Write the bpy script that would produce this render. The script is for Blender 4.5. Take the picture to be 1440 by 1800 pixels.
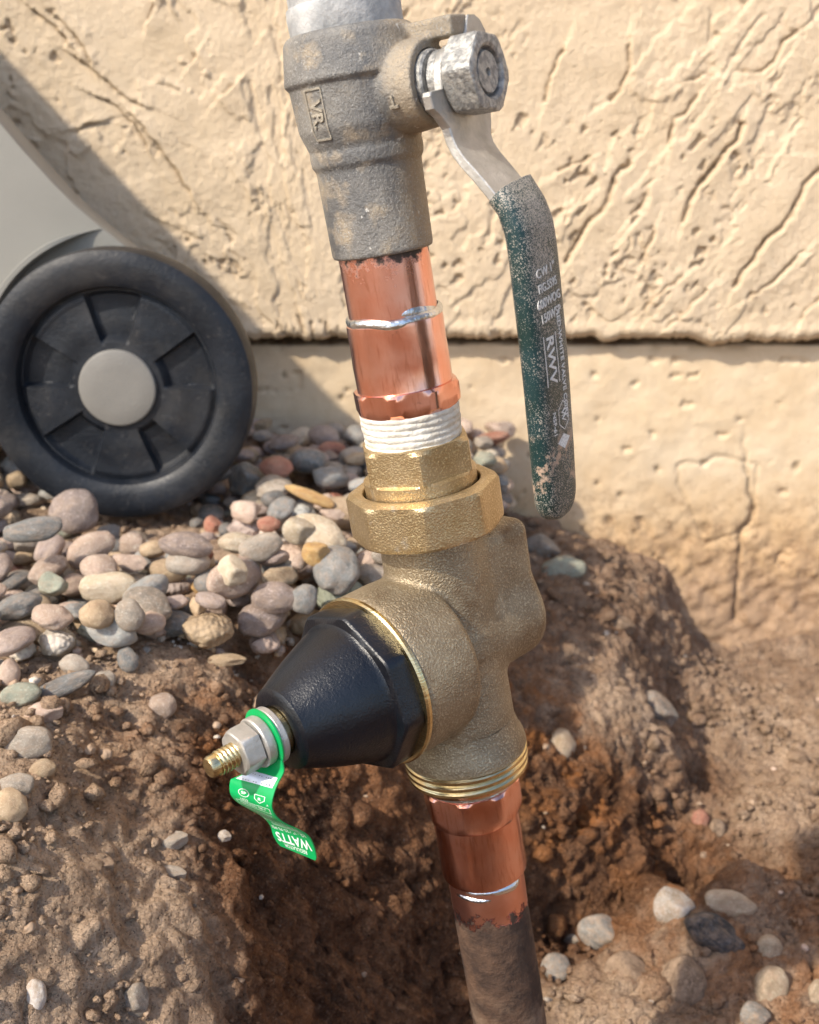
import bpy, math, random
import numpy as np
from mathutils import Matrix, Vector
from math import radians, sin, cos, pi, atan2, sqrt, hypot
random.seed(7); RNG = np.random.default_rng(11)
SC = bpy.context.scene
for o in list(bpy.data.objects): bpy.data.objects.remove(o)
COL = SC.collection
# ------------------------------------------------------------------ camera, sky, sun, exposure
CAM_H = 0.217; PITCH = radians(18)
cam = bpy.data.cameras.new('camera'); camo = bpy.data.objects.new('camera', cam); COL.objects.link(camo)
camo.location = (0, 0, CAM_H); camo.rotation_euler = (pi/2 - PITCH, 0, 0)
cam.sensor_fit = 'VERTICAL'; cam.sensor_height = 36; cam.sensor_width = 28.8; cam.lens = 40
cam.clip_start = 0.01; cam.clip_end = 200
cam.dof.use_dof = True; cam.dof.focus_distance = 0.385; cam.dof.aperture_fstop = 17
SC.camera = camo
SUN_EL, SUN_AZ = radians(41), radians(50)      # azimuth measured from the wall's normal, towards the left
SDIR = Vector((-cos(SUN_EL)*sin(SUN_AZ), -cos(SUN_EL)*cos(SUN_AZ), sin(SUN_EL)))
w = bpy.data.worlds.new('World'); SC.world = w; w.use_nodes = True
nt = w.node_tree; bg = nt.nodes['Background']; sky = nt.nodes.new('ShaderNodeTexSky')
sky.sky_type = 'NISHITA'; sky.sun_disc = False; sky.sun_elevation = SUN_EL; sky.sun_rotation = atan2(SDIR.x, SDIR.y)
sky.dust_density = 1.5
nt.links.new(sky.outputs[0], bg.inputs[0]); bg.inputs[1].default_value = 0.15
sl = bpy.data.lights.new('sun', 'SUN'); sl.energy = 3.0; sl.angle = radians(1.2); sl.color = (1.0, 0.90, 0.75)
so = bpy.data.objects.new('sun', sl); COL.objects.link(so); so.rotation_euler = SDIR.to_track_quat('Z', 'Y').to_euler()
so.location = (-3, -3, 4)
SC.view_settings.view_transform = 'Standard'; SC.view_settings.look = 'None'
SC.view_settings.exposure = 0.8; SC.view_settings.gamma = 1.0; SC.view_settings.use_curve_mapping = False

# ------------------------------------------------------------------ picture <-> place helpers
_F = np.array([0, cos(PITCH), -sin(PITCH)]); _U = np.array([0, sin(PITCH), cos(PITCH)]); _C = np.array([0, 0, CAM_H])
def ray(x, y): return _F + np.array([(x-720)/2000., 0, 0]) - (y-900)/2000.*_U
def at_Y(x, y, Y): r = ray(x, y); return _C + r*(Y/r[1])
def at_Z(x, y, Z): r = ray(x, y); return _C + r*((Z-CAM_H)/r[2])
def proj(P):
    d = np.asarray(P)-_C; t = d@_F
    return 720+2000*d[..., 0]/t, 900-2000*(d@_U)/t, t

# ------------------------------------------------------------------ noise
def _hash(ix, iy, iz, seed):
    h = (ix.astype(np.int64)*374761393 + iy.astype(np.int64)*668265263 + iz.astype(np.int64)*2147483647 + seed*974634777)
    h = (h ^ (h >> 13)) * 1274126177
    h = h & 0x7fffffff
    return ((h ^ (h >> 16)) & 0xffff).astype(np.float32)/32767.5 - 1
def vnoise(x, y, z=None, seed=0):
    if z is None: z = np.zeros_like(x)
    ix, iy, iz = np.floor(x), np.floor(y), np.floor(z)
    fx, fy, fz = x-ix, y-iy, z-iz
    ux, uy, uz = [f*f*f*(f*(f*6-15)+10) for f in (fx, fy, fz)]
    r = 0
    for dx in (0, 1):
        for dy in (0, 1):
            for dz in (0, 1):
                wgt = (ux if dx else 1-ux)*(uy if dy else 1-uy)*(uz if dz else 1-uz)
                r = r + wgt*_hash(ix+dx, iy+dy, iz+dz, seed)
    return r
def fbm(x, y, z=None, seed=0, octv=4, gain=.5, ridge=False):
    a, s, t = 1., 0., 0.
    for k in range(octv):
        f = 2.03**k
        n = vnoise(x*f, y*f, None if z is None else z*f, seed+k*17)
        if ridge: n = 1-2*np.abs(n)
        s = s + a*n; t += a; a *= gain
    return s/t
def sstep(a, b, x): t = np.clip((x-a)/(b-a), 0, 1); return t*t*(3-2*t)

# ------------------------------------------------------------------ materials
def new_mat(name):
    m = bpy.data.materials.new(name); m.use_nodes = True
    return m, m.node_tree, m.node_tree.nodes['Principled BSDF']
class NB:
    def __init__(s, name):
        s.m, s.t, s.p = new_mat(name); s.tc = s.t.nodes.new('ShaderNodeTexCoord'); s.bump_out = None
    def n(s, typ, **kw):
        nd = s.t.nodes.new(typ)
        for k, v in kw.items(): setattr(nd, k, v)
        return nd
    def l(s, a, b): s.t.links.new(a, b)
    def noise(s, scale, detail=3, rough=.55, coord='Object', vec=None, dist=0):
        n = s.n('ShaderNodeTexNoise'); n.inputs['Scale'].default_value = scale; n.inputs['Detail'].default_value = detail
        n.inputs['Roughness'].default_value = rough; n.inputs['Distortion'].default_value = dist
        s.l(vec if vec is not None else s.tc.outputs[coord], n.inputs['Vector']); return n.outputs['Fac']
    def stretch(s, sc, rot=(0, 0, 0)):
        mp = s.n('ShaderNodeMapping'); mp.inputs['Scale'].default_value = sc; mp.inputs['Rotation'].default_value = rot
        s.l(s.tc.outputs['Object'], mp.inputs['Vector']); return mp.outputs[0]
    def voro(s, scale, feature='F1', out='Distance'):
        n = s.n('ShaderNodeTexVoronoi'); n.feature = feature; n.inputs['Scale'].default_value = scale
        s.l(s.tc.outputs['Object'], n.inputs['Vector']); return n.outputs[out]
    def rng(s, fac, a, b, c=0., d=1.):
        n = s.n('ShaderNodeMapRange'); n.inputs[1].default_value = a; n.inputs[2].default_value = b
        n.inputs[3].default_value = c; n.inputs[4].default_value = d; s.l(fac, n.inputs[0]); return n.outputs[0]
    def math(s, op, a, b=None, c=None):
        n = s.n('ShaderNodeMath', operation=op)
        for i, v in enumerate((a, b, c)):
            if v is None: continue
            if isinstance(v, (int, float)): n.inputs[i].default_value = v
            else: s.l(v, n.inputs[i])
        return n.outputs[0]
    def mix(s, fac, a, b, blend='MIX'):
        n = s.n('ShaderNodeMix', data_type='RGBA', blend_type=blend)
        if isinstance(fac, (int, float)): n.inputs[0].default_value = fac
        else: s.l(fac, n.inputs[0])
        for i, v in ((6, a), (7, b)):
            if isinstance(v, tuple): n.inputs[i].default_value = (*v, 1)
            else: s.l(v, n.inputs[i])
        return n.outputs[2]
    def xyz(s):
        n = s.n('ShaderNodeSeparateXYZ'); s.l(s.tc.outputs['Object'], n.inputs[0]); return n.outputs
    def bump(s, h, dist, strength=1.):
        b = s.n('ShaderNodeBump'); b.inputs['Distance'].default_value = dist; b.inputs['Strength'].default_value = strength
        s.l(h, b.inputs['Height'])
        if s.bump_out is not None: s.l(s.bump_out, b.inputs['Normal'])
        s.bump_out = b.outputs[0]; s.l(s.bump_out, s.p.inputs['Normal'])
    def done(s, col=None, rough=None, metal=None, spec=None):
        for key, v in (('Base Color', col), ('Roughness', rough), ('Metallic', metal), ('Specular IOR Level', spec)):
            if v is None: continue
            if isinstance(v, tuple): s.p.inputs[key].default_value = (*v, 1)
            elif isinstance(v, (int, float)): s.p.inputs[key].default_value = v
            else: s.l(v, s.p.inputs[key])
        return s.m

def M_cast_valve():
    b = NB('weathered_bronze'); z = b.xyz()[2]
    big = b.noise(45, 4); c = b.mix(b.rng(big, .38, .62), (.14, .14, .14), (.29, .275, .25))
    c = b.mix(b.rng(b.noise(120, 3), .52, .72), c, (.42, .35, .26))
    xb = b.math('ADD', b.xyz()[0], b.math('MULTIPLY', b.math('SUBTRACT', b.noise(150, 4, .7), .5), .012)); c = b.mix(b.math('MULTIPLY', b.rng(xb, .0075, .0125), .6), c, (.42, .34, .24))
    # pale mineral speckle, thickest in irregular patches
    sp = b.rng(b.noise(1500, 3, .75), .52, .66); msk = b.rng(b.noise(38, 4, .65), .38, .56)
    spk = b.math('MULTIPLY', sp, msk); c = b.mix(b.math('MULTIPLY', spk, .75), c, (.55, .54, .52))
    c = b.mix(b.rng(b.noise(260, 3, .7), .68, .72), c, (.62, .60, .56))
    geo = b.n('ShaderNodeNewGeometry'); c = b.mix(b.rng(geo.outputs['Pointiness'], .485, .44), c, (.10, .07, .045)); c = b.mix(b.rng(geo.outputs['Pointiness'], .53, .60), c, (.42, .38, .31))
    b.bump(b.noise(900, 4, .7), .0007, .8); b.bump(spk, .0003, .7); b.bump(b.noise(110, 3), .0012, .5)
    return b.done(c, b.rng(big, .3, .7, .5, .7), .45, .4)
def M_brass_cast():
    b = NB('cast_brass'); g = b.noise(1300, 2, .6); big = b.noise(60, 3)
    c = b.mix(b.rng(big, .35, .65), (.24, .185, .12), (.34, .275, .185))
    c = b.mix(b.rng(g, .52, .70), c, (.50, .43, .31)); c = b.mix(b.rng(b.noise(90, 4), .56, .8), c, (.17, .105, .055))
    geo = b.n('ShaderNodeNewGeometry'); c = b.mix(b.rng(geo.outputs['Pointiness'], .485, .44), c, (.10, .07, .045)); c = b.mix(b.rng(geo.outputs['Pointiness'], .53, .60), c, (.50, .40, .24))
    b.bump(g, .0007, .8)
    return b.done(c, .44, .65)
def M_brass_nut():
    b = NB('machined_brass'); g = b.noise(1500, 2, .6); big = b.noise(80, 3)
    c = b.mix(b.rng(big, .35, .65), (.44, .32, .165), (.53, .41, .25)); c = b.mix(b.rng(g, .52, .7), c, (.72, .60, .36))
    c = b.mix(b.rng(b.noise(110, 4), .66, .80), c, (.66, .62, .54))
    b.bump(g, .00045, .6)
    return b.done(c, .36, .85)
def M_brass_bright():
    b = NB('bright_brass'); v = b.stretch((200, 200, 3000)); g = b.noise(1, 2, vec=v)
    b.bump(g, .0002, .5)
    return b.done(b.mix(b.rng(g, .4, .6), (.56, .44, .23), (.78, .65, .38)), .26, 1.)
def M_copper():
    b = NB('polished_copper'); big = b.noise(70, 4); v = b.stretch((900, 900, 120)); st = b.noise(1, 3, vec=v)
    c = b.mix(b.rng(big, .35, .65), (.82, .37, .27), (.88, .50, .42)); c = b.mix(b.rng(st, .55, .8), c, (.60, .26, .17))
    c = b.mix(b.rng(b.noise(220, 4, .7), .66, .76), c, (.22, .12, .08))
    b.bump(st, .0001, .4); b.bump(b.noise(140, 2), .0002, .3)
    return b.done(c, b.rng(big, .3, .7, .13, .26), 1.)
def M_copper_sooty(z0):
    # same copper; the end pushed into the valve keeps flux soot (a stain with its own ragged edge)
    b = NB('flux_stained_copper'); big = b.noise(70, 4); v = b.stretch((900, 900, 120)); st = b.noise(1, 3, vec=v)
    c = b.mix(b.rng(big, .35, .65), (.82, .37, .27), (.88, .50, .42)); c = b.mix(b.rng(st, .55, .8), c, (.60, .26, .17))
    z = b.xyz()[2]; h = b.math('ADD', z, b.math('MULTIPLY', b.math('SUBTRACT', b.noise(130, 6, .75), .5), .034))
    f = b.rng(h, z0-.0005, z0+.003); c = b.mix(f, c, (.07, .05, .04))
    b.bump(st, .0001, .4)
    s_ = b.math('SUBTRACT', 1., f)
    return b.done(c, b.rng(f, 0, 1, .26, .7), b.rng(s_, 0, 1, .2, 1))
def M_buried_pipe(z0):
    b = NB('copper_running_into_tarnish'); big = b.noise(90, 4)
    cop = b.mix(b.rng(big, .35, .65), (.74, .33, .22), (.82, .42, .32))
    z = b.xyz()[2]; h = b.math('ADD', z, b.math('MULTIPLY', b.math('SUBTRACT', b.noise(170, 6, .75), .5), .035))
    f = b.rng(h, z0+.0004, z0-.0004)
    red = b.rng(h, z0+.0022, z0+.0008)
    br = b.mix(b.rng(b.noise(70, 5, .65), .4, .6), (.045, .026, .018), (.12, .068, .042))
    br = b.mix(b.math('MULTIPLY', b.rng(b.noise(60, 6, .75), .50, .64), b.rng(b.xyz()[2], z0-.03, z0-.07)), br, (.34, .24, .165))
    c = b.mix(b.math('MULTIPLY', red, .8), cop, (.16, .02, .03)); c = b.mix(f, c, br)
    b.bump(b.math('MULTIPLY', b.noise(260, 5, .7), f), .0015, .9)
    return b.done(c, b.rng(f, 0, 1, .34, .85), b.rng(f, 0, 1, .95, .05))
def M_plain(name, c1, c2, scale, rough, metal=0, bumps=(), lo=.35, hi=.65, spec=None):
    b = NB(name); c = b.mix(b.rng(b.noise(scale, 4), lo, hi), c1, c2)
    for s_, d_ in bumps: b.bump(b.noise(s_, 4, .6), d_, .8)
    return b.done(c, rough, metal, spec)
def M_grip():
    b = NB('dark_green_vinyl_dusty'); 
    c = b.mix(b.rng(b.noise(60, 3), .4, .6), (.003, .024, .022), (.006, .032, .036))
    x = b.xyz()
    grain = b.noise(2300, 2, .7)
    msk = b.rng(x[0], -.0115, -.0085)                 # dust lies on the outer face, little on the near edge
    top = b.rng(x[2], -.075, -.04)
    th = b.math('SUBTRACT', b.math('SUBTRACT', .69, b.math('MULTIPLY', msk, .095)), b.math('MULTIPLY', top, .07))
    th = b.math('SUBTRACT', th, b.math('MULTIPLY', b.rng(b.noise(75, 5, .7), .42, .66), .09))
    f = b.math('GREATER_THAN', grain, th)
    c = b.mix(b.math('MULTIPLY', f, .85), c, (.46, .41, .35))
    smear = b.math('MULTIPLY', b.math('MULTIPLY', b.rng(b.noise(150, 5, .7), .53, .6), b.rng(x[2], -.105, -.112)), b.rng(x[2], -.128, -.122))
    c = b.mix(smear, c, (.42, .30, .22))
    b.bump(grain, .0002, .6)
    return b.done(c, b.rng(f, 0, 1, .38, .85), 0, .5)
def M_soil():
    b = NB('soil'); at = b.n('ShaderNodeVertexColor'); at.layer_name = 'dry'
    sx = b.n('ShaderNodeSeparateColor'); b.l(at.outputs[0], sx.inputs[0]); dry = sx.outputs[0]
    red = sx.outputs[1]
    n1 = b.noise(38, 6, .65); n2 = b.noise(220, 5, .7); n3 = b.noise(900, 3, .7)
    moist = b.mix(b.rng(n1, .36, .66), (.095, .044, .022), (.26, .130, .066))
    moist = b.mix(b.rng(n2, .52, .74), moist, (.34, .20, .115))
    dryc = b.mix(b.rng(n1, .36, .66), (.40, .27, .175), (.60, .44, .31))
    dryc = b.mix(b.rng(n2, .52, .78), dryc, (.16, .10, .065))
    f = b.math('ADD', dry, b.math('MULTIPLY', b.math('SUBTRACT', b.noise(70, 5, .7), .5), .9))
    c = b.mix(b.rng(f, .25, .75), moist, dryc)
    c = b.mix(b.math('MULTIPLY', red, b.rng(b.noise(55, 4), .42, .6)), c, (.34, .135, .042))
    c = b.mix(b.rng(n3, .62, .74), c, (.42, .32, .24)); c = b.mix(b.rng(n3, .40, .30), c, (.035, .02, .012))
    b.bump(n2, .004, 1.); b.bump(b.rng(b.voro(420), 0, .9), .0025, .8); b.bump(n3, .0016, 1.)
    return b.done(c, .92, 0, .25)
def M_stucco():
    b = NB('painted_stucco'); c = b.mix(b.rng(b.noise(30, 5, .6), .35, .65), (.71, .555, .375), (.76, .605, .425))
    c = b.mix(b.rng(b.noise(160, 4, .7), .62, .80), c, (.58, .43, .28))
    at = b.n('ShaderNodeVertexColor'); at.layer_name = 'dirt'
    c = b.mix(at.outputs[0], c, (.26, .16, .085))  # mask holds grime, and shade painted on the lip's underside
    b.bump(b.noise(240, 6, .72), .0032, .8); b.bump(b.noise(1300, 3, .65), .0006, .8)
    return b.done(c, .8, 0, .3)
def M_foundation():
    b = NB('painted_foundation'); z = b.xyz()[2]
    c = b.mix(b.rng(b.noise(26, 5, .6), .35, .65), (.64, .49, .32), (.70, .56, .39))
    c = b.mix(b.rng(b.noise(190, 4, .7), .66, .76), c, (.50, .34, .18))
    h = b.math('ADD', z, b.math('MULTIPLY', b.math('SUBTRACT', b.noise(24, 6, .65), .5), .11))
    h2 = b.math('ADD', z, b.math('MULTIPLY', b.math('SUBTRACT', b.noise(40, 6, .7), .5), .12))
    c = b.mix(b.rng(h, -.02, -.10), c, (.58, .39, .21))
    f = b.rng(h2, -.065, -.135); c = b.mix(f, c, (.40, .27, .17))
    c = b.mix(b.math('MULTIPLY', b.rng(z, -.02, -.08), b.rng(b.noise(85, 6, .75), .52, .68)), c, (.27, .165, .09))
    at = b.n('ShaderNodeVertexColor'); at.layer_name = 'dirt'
    c = b.mix(at.outputs[0], c, (.13, .08, .045))  # grime in cracks and pits; along the groove also painted shade
    b.bump(b.noise(120, 6, .7), .0016, .6); b.bump(b.noise(900, 3, .6), .0005, .6)
    return b.done(c, .85, 0, .25)
def M_pebble(name, c1, c2, sc=60, dust=.45):
    b = NB(name); oi = b.n('ShaderNodeObjectInfo'); 
    vec = b.n('ShaderNodeVectorMath', operation='ADD'); b.l(b.tc.outputs['Object'], vec.inputs[0])
    cmb = b.n('ShaderNodeCombineXYZ'); b.l(oi.outputs['Random'], cmb.inputs[0]); b.l(oi.outputs['Random'], cmb.inputs[1])
    sc_ = b.n('ShaderNodeVectorMath', operation='SCALE'); sc_.inputs['Scale'].default_value = 7.; b.l(cmb.outputs[0], sc_.inputs[0])
    b.l(sc_.outputs[0], vec.inputs[1]); v = vec.outputs[0]
    c = b.mix(b.rng(b.noise(1.4, 4, .6, vec=v), .32, .68), c1, c2)
    hs = b.n('ShaderNodeHueSaturation'); b.l(c, hs.inputs['Color'])
    b.l(b.rng(oi.outputs['Random'], 0, 1, .72, 1.28), hs.inputs['Value']); c = hs.outputs[0]
    c = b.mix(b.rng(b.noise(7, 5, .75, vec=v), .56, .70), c, tuple(min(.8, q*1.5+.05) for q in c2))
    c = b.mix(b.rng(b.noise(5, 6, .75, vec=v, dist=.5), .60, .66), c, tuple(q*.45 for q in c1))
    c = b.mix(b.math('MULTIPLY', b.rng(b.noise(2.2, 5, .75, vec=v), .42, .66), dust), c, (.46, .33, .23))
    vn = b.noise(1.6, 3, .6, vec=v, dist=1.2); c = b.mix(b.math('MULTIPLY', b.rng(b.math('ABSOLUTE', b.math('SUBTRACT', vn, .5)), .012, .002), .5), c, tuple(min(.8, q*1.6+.08) for q in c2))
    b.bump(b.noise(7, 6, .75, vec=v), .09, .45)
    return b.done(c, .62, 0, .35)
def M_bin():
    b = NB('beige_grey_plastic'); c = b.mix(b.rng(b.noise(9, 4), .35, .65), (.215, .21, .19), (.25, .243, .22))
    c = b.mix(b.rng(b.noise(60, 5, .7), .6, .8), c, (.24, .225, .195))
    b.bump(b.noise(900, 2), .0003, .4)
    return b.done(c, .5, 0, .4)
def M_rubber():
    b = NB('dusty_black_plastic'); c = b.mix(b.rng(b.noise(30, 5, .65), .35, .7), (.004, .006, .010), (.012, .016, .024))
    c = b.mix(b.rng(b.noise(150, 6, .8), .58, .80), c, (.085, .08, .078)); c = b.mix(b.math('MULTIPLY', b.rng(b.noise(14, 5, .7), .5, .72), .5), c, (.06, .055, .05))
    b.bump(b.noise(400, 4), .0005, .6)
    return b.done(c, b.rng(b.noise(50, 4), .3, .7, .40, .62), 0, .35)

MAT = dict(
    valve=M_cast_valve(), brass=M_brass_cast(), nut=M_brass_nut(), bright=M_brass_bright(), copper=M_copper(),
    galv=M_plain('galvanized_steel', (.24, .25, .26), (.46, .46, .455), 130, .66, .1, ((500, .0006),)),
    steel=M_plain('dull_zinc_steel', (.37, .355, .325), (.54, .52, .485), 120, .42, .55, ((700, .0003), (2200, .0001))),
    weld=M_plain('solder', (.58, .60, .62), (.80, .82, .84), 300, .25, 1., ((400, .0008),)),
    tape=M_plain('white_thread_tape', (.60, .56, .48), (.76, .73, .66), 220, .7, 0, ((500, .0008),)),
    cone=M_plain('black_moulded_plastic', (.002, .003, .006), (.005, .007, .012), 60, .30, 0, ((1300, .00022), (160, .0003))),
    green=M_plain('green_tag_plastic', (.0, .30, .075), (.0, .36, .10), 120, .35),
    white=M_plain('white_print', (.70, .74, .72), (.80, .82, .80), 400, .6),
    sticker=M_plain('silver_sticker', (.62, .66, .78), (.75, .78, .86), 400, .35, .2),
    ink=M_plain('grey_ink', (.10, .11, .14), (.16, .17, .2), 400, .6),
    greyprint=M_plain('worn_pale_print', (.52, .52, .50), (.80, .80, .78), 1400, .7),
    cast_letters=None, soil=M_soil(), stucco=M_stucco(), found=M_foundation(), bin=M_bin(), rubber=M_rubber(),
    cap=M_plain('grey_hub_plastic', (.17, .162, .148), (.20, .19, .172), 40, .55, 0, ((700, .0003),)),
    dark=M_plain('dark_gap', (.01, .01, .01), (.02, .02, .02), 100, .8),
    grip=M_grip(),
)
MAT['steelnut'] = M_plain('spotted_steel_nut', (.24, .24, .235), (.46, .45, .42), 500, .5, .5, ((900, .0006),), .42, .6)
PEB = {  # colour name -> material
    'slate grey': M_pebble('pebble_slate_grey', (.13, .135, .135), (.24, .24, .23)),
    'blue grey': M_pebble('pebble_blue_grey', (.24, .25, .25), (.36, .36, .34)),
    'mauve': M_pebble('pebble_mauve', (.28, .215, .19), (.42, .34, .30)),
    'pinkish': M_pebble('pebble_pinkish', (.42, .30, .235), (.56, .43, .35)),
    'tan': M_pebble('pebble_tan', (.36, .25, .15), (.50, .38, .25)),
    'cream': M_pebble('pebble_cream', (.50, .40, .27), (.66, .56, .42)),
    'taupe': M_pebble('pebble_taupe', (.27, .235, .195), (.42, .37, .31)),
    'brick red': M_pebble('pebble_brick_red', (.36, .13, .085), (.46, .22, .15)),
    'orange brown': M_pebble('pebble_orange_brown', (.40, .22, .08), (.56, .36, .14)),
    'greenish grey': M_pebble('pebble_greenish_grey', (.22, .24, .19), (.33, .345, .27)),
    'white': M_pebble('pebble_white', (.42, .34, .25), (.64, .59, .54), dust=.8),
    'black': M_pebble('pebble_black', (.025, .025, .028), (.08, .08, .085)),
    'dusty pale': M_pebble('stone_dusty_pale', (.30, .22, .14), (.50, .41, .30), dust=.9), 'dusty grey': M_pebble('stone_dusty_grey', (.17, .155, .14), (.33, .31, .28), dust=.8),
    'soil clod': M_pebble('soil_clod', (.10, .062, .04), (.22, .145, .095), dust=.5),
    'muddy brown': M_pebble('pebble_muddy_brown', (.15, .10, .065), (.30, .21, .14), dust=.8),
}

# ------------------------------------------------------------------ object helpers
def mesh_from(name, V, F, mat=None, smooth=True, ang=38):
    me = bpy.data.meshes.new(name)
    V = np.asarray(V, dtype=np.float32)
    if isinstance(F, np.ndarray) and F.ndim == 2:
        nf, k = F.shape
        me.vertices.add(len(V)); me.vertices.foreach_set('co', V.ravel())
        me.loops.add(nf*k); me.loops.foreach_set('vertex_index', F.astype(np.int32).ravel())
        me.polygons.add(nf); me.polygons.foreach_set('loop_start', np.arange(0, nf*k, k, dtype=np.int32))
        me.update(calc_edges=True); me.validate()
    else:
        me.from_pydata([tuple(v) for v in V.tolist()], [], [tuple(f) for f in F]); me.update()
    if smooth:
        me.polygons.foreach_set('use_smooth', [True]*len(me.polygons))
        if ang: me.set_sharp_from_angle(angle=radians(ang))
    if mat is not None: me.materials.append(mat)
    return me
def link(name, me, parent=None):
    o = bpy.data.objects.new(name, me); COL.objects.link(o)
    if parent is not None: o.parent = parent
    return o
def tag(o, label=None, cat=None, group=None, kind=None):
    for k, v in (('label', label), ('category', cat), ('group', group), ('kind', kind)):
        if v: o[k] = v
    return o
def merge(parts):
    V, F, n = [], [], 0
    for v, f in parts:
        V.append(np.asarray(v, float)); F += [tuple(int(i)+n for i in q) for q in f]; n += len(v)
    return np.vstack(V), F
def radial(th, rc, ap, n, rot, p=70):
    """radius of an n-sided section of apothem ap with slightly rounded corners, clipped by circle rc"""
    if not n: return rc
    s = sum(max(0., cos(th-rot-2*pi*k/n))**p for k in range(n))**(1./p)
    return min(rc, ap/s)
def lathe(rows, n=0, rot=0., seg=96, cap0=True, cap1=True, jig=None):
    """rows: (rc, ap, z) mm ; ap None = round"""
    V, F = [], []
    for i, (rc, ap, z) in enumerate(rows):
        for k in range(seg):
            th = 2*pi*k/seg
            r = rc if ap is None else radial(th, rc, ap, n, rot)
            dz = 0
            if jig: r, dz = jig(th, z, r)
            V.append((r*cos(th), r*sin(th), z+dz))
    for i in range(len(rows)-1):
        for k in range(seg):
            a, b = i*seg+k, i*seg+(k+1) % seg; F.append((a, b, b+seg, a+seg))
    up_ = rows[-1][2] >= rows[0][2]
    if not up_: F = [f[::-1] for f in F]
    if cap0: F.append(tuple(range(seg))[::-1] if up_ else tuple(range(seg)))
    if cap1: q = (len(rows)-1)*seg; t = tuple(range(q, q+seg)); F.append(t if up_ else t[::-1])
    return np.array(V), F
def rr(pts): return [(r, None, z) for r, z in pts]
def orient(vf, o, ex, ey, ez):
    v, f = vf; B = np.array([ex, ey, ez], float)
    return np.asarray(v)@B + np.array(o, float), f
def rbox(cx, cy, cz, hx, hy, hz, bev=.6):
    """bevelled box mm"""
    V = []; b = min(bev, hx*.9, hy*.9, hz*.9)
    import itertools
    bm_v = []
    for sx, sy, sz in itertools.product((-1, 1), repeat=3):
        bm_v += [(cx+sx*(hx-b), cy+sy*(hy-b), cz+sz*hz), (cx+sx*(hx-b), cy+sy*hy, cz+sz*(hz-b)), (cx+sx*hx, cy+sy*(hy-b), cz+sz*(hz-b))]
    import bmesh
    bm = bmesh.new()
    for v in bm_v: bm.verts.new(v)
    bmesh.ops.convex_hull(bm, input=bm.verts[:]); bm.verts.index_update()
    v = [tuple(q.co) for q in bm.verts]; f = [tuple(q.index for q in fa.verts) for fa in bm.faces]; bm.free()
    return np.array(v), f
def surface_nets(fn, lo, hi, h):
    """mesh of fn<0 as smooth quads (mm)"""
    n = [int(math.ceil((hi[i]-lo[i])/h))+1 for i in range(3)]
    ax_ = [lo[i]+h*np.arange(n[i], dtype=np.float32) for i in range(3)]
    X, Y, Z = np.meshgrid(*ax_, indexing='ij'); D = fn(X, Y, Z).astype(np.float32)
    corners = [(i, j, k) for i in (0, 1) for j in (0, 1) for k in (0, 1)]
    c = {q: D[q[0]:n[0]-1+q[0], q[1]:n[1]-1+q[1], q[2]:n[2]-1+q[2]] for q in corners}
    neg = sum((c[q] < 0).astype(np.int8) for q in corners); act = (neg > 0) & (neg < 8)
    I, J, K = np.nonzero(act); idx = -np.ones(act.shape, dtype=np.int64); idx[I, J, K] = np.arange(len(I))
    S = np.zeros((len(I), 3)); N = np.zeros(len(I))
    cv = {q: c[q][I, J, K] for q in corners}
    for a in corners:
        for d in range(3):
            if a[d] == 0:
                b_ = list(a); b_[d] = 1; b_ = tuple(b_); va, vb = cv[a], cv[b_]; m = (va < 0) != (vb < 0)
                t = np.where(m, va/(va-vb+1e-12), 0); pos = np.zeros((len(I), 3))
                for q in range(3): pos[:, q] = a[q]
                pos[:, d] = t; S += pos*m[:, None]; N += m
    V = (S/N[:, None] + np.stack([I, J, K], 1))*h + np.array(lo)
    Fs = []
    for d in range(3):
        e1, e2 = (d+1) % 3, (d+2) % 3
        sl0 = [slice(None)]*3; sl1 = [slice(None)]*3; sl0[d] = slice(0, -1); sl1[d] = slice(1, None)
        A_, B_ = D[tuple(sl0)], D[tuple(sl1)]; cr = (A_ < 0) != (B_ < 0)
        P = np.array(np.nonzero(cr)).T; ok = (P[:, e1] > 0) & (P[:, e2] > 0) & (P[:, e1] < n[e1]-1) & (P[:, e2] < n[e2]-1); P = P[ok]
        s_in = A_[P[:, 0], P[:, 1], P[:, 2]] < 0
        def g(o1, o2): Q = P.copy(); Q[:, e1] -= o1; Q[:, e2] -= o2; return idx[Q[:, 0], Q[:, 1], Q[:, 2]]
        q = np.stack([g(1, 1), g(0, 1), g(0, 0), g(1, 0)], 1); q[~s_in] = q[~s_in][:, ::-1]; Fs.append(q)
    return V, np.vstack(Fs)
def smin(a, b, k): h = np.clip(.5+.5*(b-a)/k, 0, 1); return b*(1-h)+a*h-k*h*(1-h)
def smax(a, b, k): return -smin(-a, -b, k)
def text_mesh(txt, size, depth=.15, bold=0.):
    cu = bpy.data.curves.new('t', 'FONT'); cu.body = txt; cu.size = size; cu.extrude = depth; cu.align_x = 'CENTER'; cu.align_y = 'CENTER'
    cu.offset = bold; cu.resolution_u = 3
    ob = bpy.data.objects.new('t', cu); COL.objects.link(ob); bpy.context.view_layer.update()
    dg = bpy.context.evaluated_depsgraph_get(); me = bpy.data.meshes.new_from_object(ob.evaluated_get(dg))
    V = np.array([v.co[:] for v in me.vertices]); F = [tuple(p.vertices) for p in me.polygons]
    bpy.data.objects.remove(ob); bpy.data.curves.remove(cu); bpy.data.meshes.remove(me)
    return V, F

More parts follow.
